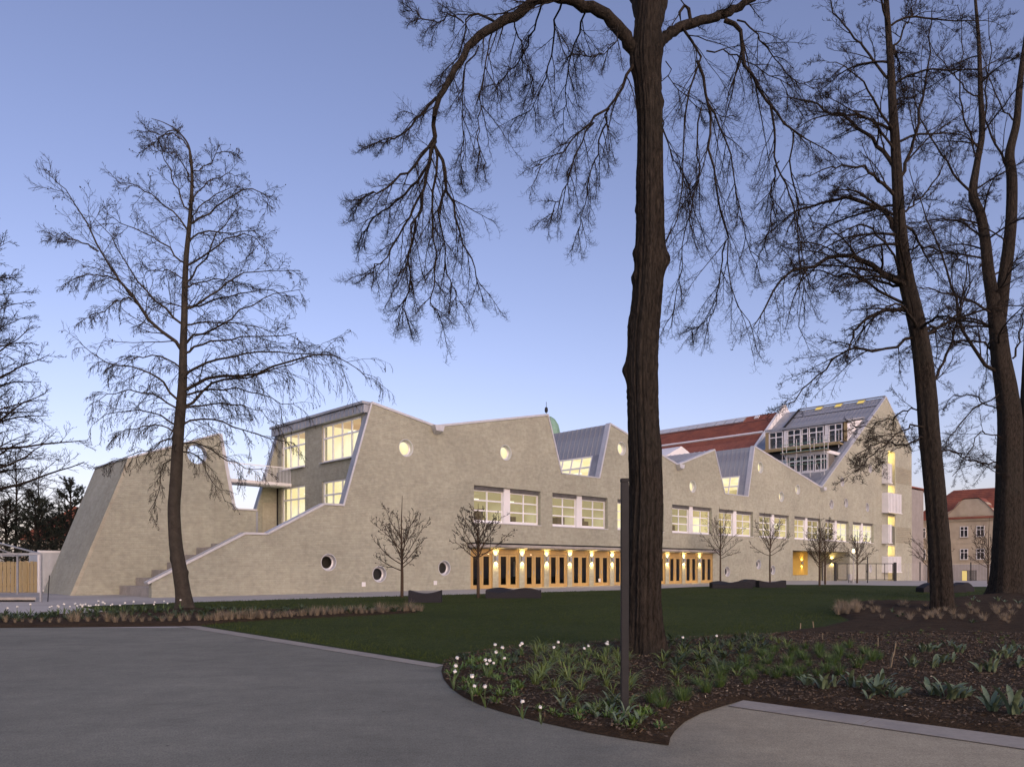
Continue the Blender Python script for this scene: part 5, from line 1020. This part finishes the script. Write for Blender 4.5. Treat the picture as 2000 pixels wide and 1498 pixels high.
# ---- small young trees in the yard
def young(seed, base, hgt, crown0, spread, label):
    rng = np.random.default_rng(seed); root = empty('young_tree', base, rng.uniform(0, 6), label, 'tree'); w = Wood(); cr = Wood()
    st = smooth_path([(0, 0, -.05), (rng.normal(0, .02), 0, crown0 * .5), (0, 0, crown0), (rng.normal(0, .06), 0, crown0 + .5 * (hgt - crown0)), (rng.normal(0, .1), 0, hgt)], 24); rr = np.interp(np.linspace(0, 1, 24), [0, .35, .45, 1], [.085, .07, .06, .008]); w.add(st[None], rr[None], 10)
    n1 = 17; a = np.arange(n1) * 2.4 + rng.uniform(0, .5, n1); hh = crown0 + (hgt - crown0) * np.linspace(0, .45, n1); idx = (hh / hgt * 23).astype(int)
    el = np.linspace(.45, 1.9, n1) * rng.uniform(.8, 1.2, n1); d = np.c_[np.cos(a), np.sin(a), el]; ln = np.minimum((hgt - hh) * 1.0, spread / np.cos(np.arctan(el)) ) * rng.uniform(.8, 1.1, n1)
    p, pr = grow(rng, st[idx], d, ln, np.linspace(.032, .022, n1), 9, .06, (0, 0, .25), .3); w.add(p, pr, 5)
    q, d, l2, r = spawn(rng, p, pr, 8, .2, 1, 36, .4, .55, .010); p2, r2 = grow(rng, q, d, l2, r, 5, .09, (0, 0, .2), .5); cr.add(p2, r2, 3)
    q, d, l2, r = spawn(rng, p2, r2, 4, .15, 1, 40, .45, .7, .0075, lmin=.12); p3, r3 = grow(rng, q, d, l2, r, 3, .1, (0, 0, .2), .6); cr.add(p3, r3, 3)
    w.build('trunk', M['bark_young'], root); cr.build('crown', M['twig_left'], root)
    t = np.concatenate([p3[:, -1], p3[:, 1], p2[:, -1], p2[:, 3]]); t = t[rng.random(len(t)) < .6]; v, f = cones(rng, None, t, .026); tag(mesh_obj('buds', np_mesh('buds', v, f), M['cone'], root), kind='stuff')
for i, (u, v, hg, c0, sp, lb) in enumerate(((785, 1167.5, 5.2, 2.0, 1.55, 'young bare round-crowned tree before the blank brick wall, beside the saddle bench'), (934, 1168.5, 4.75, 2.15, 1.75, 'young bare tree standing before the leftmost wooden door'), (1407, 1139.5, 7.2, 3.0, 2.2, 'young bare tree behind the front bench of the three, before the last wooden door'),
        (1504, 1139.5, 6.6, 3.0, 2.1, 'young bare tree behind the saddle bench of the cluster of three'), (1600.6, 1144.7, 5.9, 2.2, 1.9, 'young bare tree at the lawn edge before the entrance niche'), (1611.5, 1141, 5.0, 2.5, 1.7, 'young bare tree just behind another, before the entrance niche'), (1674, 1138.5, 5.2, 2.2, 2.0, 'young bare tree beside the small glowing lantern'), (1813, 1139.5, 5.6, 2.0, 2.0, 'young bare tree before the cream house, beside the leaning trunk'), (1930, 1140, 6.2, 2.2, 2.1, 'young bare tree before the gable of the cream house'))):
    young(70 + i, G(u, v), hg, c0, sp, lb)
# ------------------------------------------------------------------ planting
M['leaf_lily'] = noise_mat('lily_leaf', (.085, .125, .025), (.14, .19, .045), 12, .5)
M['leaf_dark'] = noise_mat('dark_leaf', (.028, .048, .020), (.05, .078, .032), 9, .6)
M['leaf_tulip'] = noise_mat('tulip_leaf', (.085, .125, .065), (.13, .175, .10), 14, .45)
M['leaf_grass'] = noise_mat('tuft_blade', (.045, .085, .015), (.075, .13, .025), 8, .6)
M['leaf_fern'] = noise_mat('low_leaf', (.06, .115, .02), (.10, .17, .035), 9, .6)
M['dry'] = noise_mat('dry_blade', (.17, .14, .09), (.26, .215, .15), 8, .8)
M['petal'] = noise_mat('white_petal', (.78, .78, .72), (.85, .85, .80), 8, .6)
M['stem'] = noise_mat('stem', (.06, .10, .03), (.09, .14, .04), 8, .6)
def blades(rng, n, L, w, lean, arch, seg=4, base=.03, fold=0.0, wprof=None):
    """arched leaves from a clump's centre -> verts, quads"""
    V = []; Fc = []; b = 0
    wprof = wprof or (lambda t: (1 - t) ** .6)
    for i in range(n):
        a = rng.uniform(0, 2 * math.pi); ln = L * rng.uniform(.6, 1.1); le = math.radians(lean * rng.uniform(.3, 1.2)); d = np.array([math.cos(a), math.sin(a)]); sd = np.array([-d[1], d[0], 0]); tw = rng.uniform(-.5, .5)
        p = np.array([*(d * base * rng.uniform(0, 1)), 0.]); an = le
        for k in range(seg + 1):
            t = k / seg; wd = w * wprof(t) * rng.uniform(.9, 1.1); s2 = sd * math.cos(tw * t) + np.array([0, 0, math.sin(tw * t)])
            V += [p - s2 * wd / 2 + np.array([0, 0, fold * wd]), p, p + s2 * wd / 2 + np.array([0, 0, fold * wd])] if fold else [p - s2 * wd / 2, p + s2 * wd / 2]
            p = p + np.array([*(d * math.sin(an)), math.cos(an)]) * ln / seg; an += math.radians(arch) / seg * rng.uniform(.7, 1.3)
        c = 3 if fold else 2
        for k in range(seg):
            for q in range(c - 1): Fc.append((b + k * c + q, b + k * c + q + 1, b + k * c + c + q + 1, b + k * c + c + q))
        b += (seg + 1) * c
    return np.array(V), np.array(Fc)
def plant_proto(name, rng, *a, mat, **k):
    v, f = blades(rng, *a, **k); me = np_mesh(name, v, f); me.materials.append(M[mat]); me.shade_smooth(); return me
rng = np.random.default_rng(77)
tulw = lambda t: (.35 + 1.6 * t) * (1 - t) ** .75 + .02
KIND = {
    'lily': ('daylily_clump', [plant_proto('daylily_clump', rng, 22, .40, .018, 40, 85, mat='leaf_lily', seg=5, base=.05) for _ in range(4)], 'fresh yellow-green daylily clump with arching blades in the mulch bed', 'daylily clumps in the bed', 'plant'),
    'tuft': ('grass_tuft', [plant_proto('grass_tuft', rng, 120, .24, .006, 32, 40, mat='leaf_grass', seg=3, base=.06) for _ in range(3)], 'small dense green grass tuft in the mulch bed', 'green grass tufts in the bed', 'plant'),
    'tulip': ('tulip_clump', [plant_proto('tulip_clump', rng, 7, .34, .085, 22, 60, mat='leaf_tulip', seg=6, base=.04, fold=.22, wprof=tulw) for _ in range(5)], 'broad-leaved grey-green tulip clump without flowers in dark mulch', 'tulip clumps in the bed', 'plant'),
    'dark': ('perennial_clump', [plant_proto('perennial_clump', rng, 13, .26, .045, 35, 70, mat='leaf_dark', seg=4, base=.05, fold=.2, wprof=tulw) for _ in range(4)], 'dark green low perennial clump near the foot of the lime trunk', 'dark perennials in the bed', 'plant'),
    'low': ('ground_cover_plant', [plant_proto('ground_cover_plant', rng, 34, .15, .030, 62, 30, mat='leaf_fern', seg=3, base=.09, wprof=tulw) for _ in range(3)], 'low bright green leafy ground cover plant in the bed', 'ground cover plants in the bed', 'plant'),
    'dry': ('dry_grass_tuft', [plant_proto('dry_grass_tuft', rng, 60, .34, .008, 26, 38, mat='dry', seg=3, base=.07) for _ in range(4)], 'tuft of straw-coloured dry ornamental grass', None, 'plant'),
}
fm = []
for q in range(3):                                      # white double flower on its stem
    m = MB(); h = .22 + .03 * q
    m.tube([(0, 0, -.02), (.01, 0, h * .5), (.0, .01, h)], .004, 5)
    stv, stf = list(m.v), list(m.f); m2 = MB()
    for k in range(26):
        el = math.asin(rng.uniform(-.75, 1)); az = k * 2.4; d = Vector((math.cos(az) * math.cos(el), math.sin(az) * math.cos(el), math.sin(el))); r = .02; c = Vector((0, .01, h + .02)) + d * r * .9
        t = d.cross(Vector((0, 0, 1))).normalized(); b = d.cross(t); s_ = .012
        m2.add([c - t * s_ - b * s_ * .6, c + t * s_ - b * s_ * .6, c + t * s_ * .8 + b * s_ + d * .012, c - t * s_ * .8 + b * s_ + d * .012], [(0, 1, 2, 3)])
    for i in range(3):
        az = i * 2.1; d = Vector((math.cos(az), math.sin(az), 0)); sd = Vector((-d.y, d.x, 0))
        b = len(stv); stv += [tuple(d * .005 - sd * .012), tuple(d * .005 + sd * .012), tuple(d * .06 + sd * .018 + Vector((0, 0, .12))), tuple(d * .06 - sd * .018 + Vector((0, 0, .12))), tuple(d * .12 + Vector((0, 0, .19)))]; stf += [(b, b + 1, b + 2, b + 3), (b + 3, b + 2, b + 4)]
    ms = bpy.data.meshes.new('stem'); ms.from_pydata(stv, [], stf); ms.materials.append(M['stem']); mp_ = bpy.data.meshes.new('blossom'); mp_.from_pydata(m2.v, [], m2.f); mp_.materials.append(M['petal']); fm.append((ms, mp_))
def gz(x, y): return BEDZ + .015 + float(bed_relief(x, y)) * .9
prng = np.random.default_rng(5)
def put(kind, u, v, s=1.0, z=None, group=None, label=None):
    nm, ms, lb, gp, cat = KIND[kind]; g = G(u, v); o = bpy.data.objects.new(nm, ms[prng.integers(len(ms))]); link(o)
    o.location = (g[0], g[1], gz(g[0], g[1]) - .03 if z is None else z); o.rotation_euler = (prng.normal(0, .06), prng.normal(0, .06), prng.uniform(0, 6.28)); o.scale = (s, s, s * prng.uniform(.85, 1.15))
    tag(o, label or lb, cat, group or gp)
def flower(u, v, s=1.0, z=None, label='single white flower on a thin stem in the bed by the curved path edge', group='white flowers in the bed'):
    g = G(u, v); z = gz(g[0], g[1]) - .02 if z is None else z
    r = empty('white_flower', (g[0], g[1], z), prng.uniform(0, 6.28), label, 'flower', group); r.scale = (s,) * 3; r.rotation_euler[0] = prng.normal(0, .1)
    a, b = fm[prng.integers(3)]; link(bpy.data.objects.new('stem', a), r); link(bpy.data.objects.new('blossom', b), r)
# flowers whose blossom is seen at (u, v): they stand a stem's length lower
for u, v in [(884, 1304), (886, 1312), (895, 1286), (921, 1320), (923, 1330), (948, 1288), (955, 1295), (962, 1293), (951, 1296), (967, 1266), (964, 1277), (980, 1273), (984, 1280), (1017, 1259), (1023, 1259), (1085, 1263), (1090, 1259), (1144, 1262), (1149, 1261), (1187, 1256), (1189, 1250), (1184, 1258), (1057, 1366), (1021, 1358), (949, 1343), (1287, 1246), (1333, 1248), (1398, 1245)]:
    zt = .22; Y = F * (H - zt - .05) / (v - HY); g = np.array([(u - CX) / F * Y, Y]); vv = HY + F * H / Y; flower(u, vv, rng.uniform(.7, 1.0) * (.8 if v > 1335 else 1))
# daylilies in loose rows, left and middle of the bed
def scatter(kind, poly, n, smin, smax, seed, dmin, label=None, group=None):
    r = np.random.default_rng(seed); pv = np.array([G(u, v)[:2] for u, v in poly]); lo, hi = pv.min(0), pv.max(0); got = []; k = 0
    while len(got) < n and k < n * 60:
        k += 1; p = r.uniform(lo, hi); c = False
        for i in range(len(pv)):
            a, b = pv[i], pv[(i + 1) % len(pv)]
            if (a[1] > p[1]) != (b[1] > p[1]) and p[0] < (b[0] - a[0]) * (p[1] - a[1]) / (b[1] - a[1]) + a[0]: c = not c
        if not c or any(np.hypot(*(p - q)) < dmin for q in got): continue
        if math.hypot(p[0] - 2.37, p[1] - 13.66) < .6 or math.hypot(p[0] - 1.2, p[1] - 8.08) < .15: continue
        got.append(p)
    for p in got: u = CX + p[0] / p[1] * F; v = HY + F * H / p[1]; put(kind, u, v, r.uniform(smin, smax), label=label, group=group)
scatter('lily', [(1030, 1275), (1225, 1275), (1250, 1395), (1170, 1400), (1080, 1370), (1020, 1340)], 70, .5, 1.0, 1, .24, 'yellow-green daylily clump with arching blades between the curved path edge and the lime', 'daylilies by the light column')
scatter('lily', [(1260, 1300), (1480, 1255), (1560, 1262), (1440, 1330), (1330, 1360)], 44, .45, .9, 2, .3, 'daylily clump among dark perennials and grass tufts past the lime trunk', 'daylilies past the lime trunk')
scatter('low', [(880, 1300), (1000, 1275), (1030, 1380), (985, 1388), (905, 1355), (872, 1325)], 46, .5, 1.0, 3, .16, 'low bright leafy plant among the white flowers at the rounded bed tip', 'ground cover among the white flowers')
scatter('low', [(1040, 1395), (1240, 1380), (1300, 1435), (1230, 1435)], 22, .4, .9, 4, .12, 'low bright leafy plant at the foot of the dark light column', 'ground cover by the light column')
scatter('tulip', [(1060, 1395), (1230, 1375), (1270, 1425), (1225, 1430)], 12, .35, .6, 5, .14, 'small grey-green tulip clump at the foot of the dark light column', 'tulips by the light column')
scatter('dark', [(1290, 1262), (1480, 1250), (1500, 1275), (1420, 1320), (1310, 1325)], 60, .6, 1.1, 6, .22, 'dark green broad-leaved clump massed beside the lime trunk', 'dark perennials beside the lime')
scatter('dark', [(890, 1290), (1200, 1262), (1200, 1300), (1040, 1320), (930, 1330)], 45, .35, .75, 7, .2, 'small dark green clump among daylilies and white flowers', 'dark perennials among the daylilies')
scatter('tuft', [(1255, 1385), (1400, 1330), (1500, 1275), (1660, 1270), (1740, 1300), (1620, 1335), (1440, 1350), (1300, 1400)], 62, .7, 1.15, 8, .3)
for u, v, s in [(1575, 1352, .85), (1605, 1358, 1.0), (1660, 1350, 1.05), (1690, 1356, .8), (1712, 1365, 1.1), (1735, 1372, .9), (1755, 1370, .85), (1695, 1375, .6), (1818, 1368, 1.0), (1845, 1375, 1.1), (1868, 1372, .9), (1882, 1366, .8), (1778, 1310, .9), (1802, 1280, 1.0), (1822, 1312, .9), (1840, 1300, .85), (1870, 1282, .8), (1915, 1318, .8), (1932, 1318, .95), (1940, 1292, .9), (1965, 1292, .85), (1990, 1310, .9), (1785, 1312, .7), (1935, 1402, 1.0), (1978, 1410, 1.1), (1995, 1395, .9), (1850, 1268, .8), (1815, 1275, .8), (1960, 1280, .8), (1900, 1190, .9), (1950, 1192, .9), (1990, 1195, .9), (1895, 1200, .7), (1630, 1352, .7), (1985, 1275, .8), (1720, 1350, .9), (1860, 1300, .7)]:
    put('tulip', u, v, s * .9)
    if s > .75: put('tulip', u + prng.uniform(8, 14), v + prng.uniform(-3, 3), s * prng.uniform(.6, .85))
scatter('low', [(1600, 1250), (1760, 1230), (1990, 1240), (1990, 1262), (1700, 1285)], 40, .3, .55, 9, .3, 'tiny green seedling plant in the open dark mulch behind the stakes', 'seedlings in the open mulch')
GD = 'straw tufts along the far bed edge'
for k in range(75):
    u = prng.uniform(1632, 1990); v = 1193 + (u - 1632) / 358 * 12 + prng.uniform(-4, 20) * (1 if u > 1720 else .5); put('dry', u, v, prng.uniform(.5, .9), group=GD, label='short straw-coloured grass tuft in the bed by the leaning trunk')
for k in range(26): put('dry', prng.uniform(1634, 1680), prng.uniform(1191, 1206), prng.uniform(.8, 1.15), group='straw grass on the bed tip', label='pale dry grass tuft massed at the rounded bed tip on the lawn')
for k in range(5): put('dark', prng.uniform(1690, 1990), prng.uniform(1196, 1225), prng.uniform(.5, .9))
# the strip at the left: straw grass in front, low dark plants and white flowers behind
zs = .07
for k in range(150):
    t = k / 149; u = -60 + 885 * t + prng.uniform(-4, 4); v = np.interp(u, [-60, 0, 390, 520, 700, 825], [1223, 1222.5, 1219, 1212, 1203, 1197.5]) - prng.uniform(0, 3.0)
    if u < 400 and k % 3: continue
    put('dry', u, v, prng.uniform(.5, 1.2), z=zs, group='straw tufts of the planting strip', label='straw-coloured grass tuft in the long planting strip beside the lawn')
for k in range(190):
    u = prng.uniform(-60, 800); v0, v1 = np.interp(u, [-60, 0, 220, 360, 500, 800], [1211, 1210, 1198, 1193, 1193, 1195]), np.interp(u, [-60, 390, 800], [1221, 1216, 1198]); v = v0 + (v1 - v0) * prng.uniform(0, 1)
    put('dark', u, v, prng.uniform(.7, 1.15), z=zs, group='dark perennials of the strip', label='low dark green perennial in the long planting strip')
for k in range(34):
    u = [98, 118, 132, 156, 160, 168, 172, 181, 197, 205, 216, 236, 241, 252, 286, 302, 308, 320, 325, 345, 53, 38, 12][k % 23] + prng.uniform(-8, 8); v = np.interp(u, [0, 220, 360], [1211, 1199, 1194]) + prng.uniform(-1, 2)
    flower(u, v, prng.uniform(1.0, 1.3), z=zs, label='white flower on a thin stem in the long planting strip', group='white flowers in the strip')
M['stake'] = noise_mat('weathered_stake', (.17, .14, .09), (.24, .2, .13), 9, .9)
# wooden marker stakes in the mulch
for i, (u, v, ln, tl) in enumerate([(1563, 1233, .17, .05), (1589, 1229, .18, -.15), (1607, 1255, .19, -.12), (1715, 1271, .24, .02), (1745, 1287, .3, -.25), (1738, 1311, .3, -.2), (1766, 1292, .14, -.2)]):
    g = G(u, v); o = MB().add([(-.011, -.008, 0), (.011, -.008, 0), (.011, .008, 0), (-.011, .008, 0), (-.011, -.008, ln), (.011, -.008, ln), (.011, .008, ln - .02), (-.011, .008, ln - .02)], [(3, 2, 1, 0), (4, 5, 6, 7), (0, 1, 5, 4), (1, 2, 6, 5), (2, 3, 7, 6), (3, 0, 4, 7)]).build('marker_stake', M['stake'])
    o.location = (g[0], g[1], gz(g[0], g[1]) - .06); o.rotation_euler = (0, tl, .4 * i); tag(o, 'short pale wooden marker stake stuck in the dark mulch', 'stake', 'marker stakes in the mulch')
# mulch chips, fallen leaves, grass: nobody could count them
def chips(name, poly, n, size, mat, seed, label, cat):
    r = np.random.default_rng(seed); pv = np.array([G(u, v)[:2] for u, v in poly]); lo, hi = pv.min(0), pv.max(0); p = r.uniform(lo, hi, (n * 3, 2)); ins = np.zeros(len(p), bool)
    for i in range(len(pv)):
        a, b = pv[i], pv[(i + 1) % len(pv)]; ins ^= ((a[1] > p[:, 1]) != (b[1] > p[:, 1])) & (p[:, 0] < (b[0] - a[0]) * (p[:, 1] - a[1]) / (b[1] - a[1] + 1e-9) + a[0])
    p = p[ins][:n]; z = BEDZ + .012 + bed_relief(p[:, 0], p[:, 1]) * .95 if 'path' not in name else np.full(len(p), .004)
    c = np.c_[p, z]; a = unit(r.normal(0, 1, c.shape) * (1, 1, .35)); b = unit(np.cross(a, r.normal(0, .35, c.shape) + (0, 0, 1))); s = r.uniform(.4, 1.2, (len(c), 1)) * size
    v = np.stack([c - a * s - b * s * .45, c + a * s - b * s * .3, c + a * s * .9 + b * s * .4, c - a * s * .8 + b * s * .45], 1).reshape(-1, 3); f = np.arange(len(v)).reshape(-1, 4)
    o = mesh_obj(name, np_mesh(name, v, f), M[mat]); tag(o, label, cat, kind='stuff')
M['chip'] = noise_mat('bark_chip', (.04, .028, .017), (.14, .10, .06), 5, .95); M['litter'] = noise_mat('pale_litter', (.22, .18, .12), (.42, .37, .28), 5, .9)
NB = BED[:17] + [(2000, 1441), (2000, 1240)] + BED[31:]
chips('mulch_chips', NB, 26000, .022, 'chip', 1, 'brown bark mulch chips covering the bed', 'mulch'); chips('leaf_litter', NB, 1500, .013, 'litter', 2, 'pale scraps of leaf litter on the mulch', 'litter')
def turf(name, n, seed, y0, y1, hgt, poly=LAWN):
    r = np.random.default_rng(seed); pv = np.array([G(u, v)[:2] for u, v in poly]); bp = np.array([G(u, v)[:2] for u, v in BED])
    Y = y0 * (y1 / y0) ** r.uniform(0, 1, n * 2) ; X = r.uniform(-.45, .75, n * 2) * Y; p = np.c_[X, Y]
    def inside(pv):
        ins = np.zeros(len(p), bool)
        for i in range(len(pv)):
            a, b = pv[i], pv[(i + 1) % len(pv)]; ins ^= ((a[1] > p[:, 1]) != (b[1] > p[:, 1])) & (p[:, 0] < (b[0] - a[0]) * (p[:, 1] - a[1]) / (b[1] - a[1] + 1e-9) + a[0])
        return ins
    p = p[inside(pv) & ~inside(bp)][:n]; m = len(p)
    a = r.uniform(0, 6.28, m); s = np.c_[np.cos(a), np.sin(a), np.zeros(m)]; w = r.uniform(.003, .006, (m, 1)) * (p[:, 1:2] / 14); h = r.uniform(.5, 1.1, m) * hgt; c = np.c_[p, np.full(m, .018)]
    tip = c + np.c_[r.normal(0, .02, m), r.normal(0, .02, m), h]; v = np.stack([c - s * w, c + s * w, tip], 1).reshape(-1, 3)
    o = mesh_obj(name, np_mesh(name, v, np.arange(len(v)).reshape(-1, 3)), M['blade']); tag(o, 'short mown grass blades of the lawn', 'grass', kind='stuff')
M['blade'] = noise_mat('lawn_blade', (.028, .044, .010), (.066, .088, .024), 2.2, .9, spec=.1)
turf('lawn_grass', 90000, 3, 12.5, 50, .055)
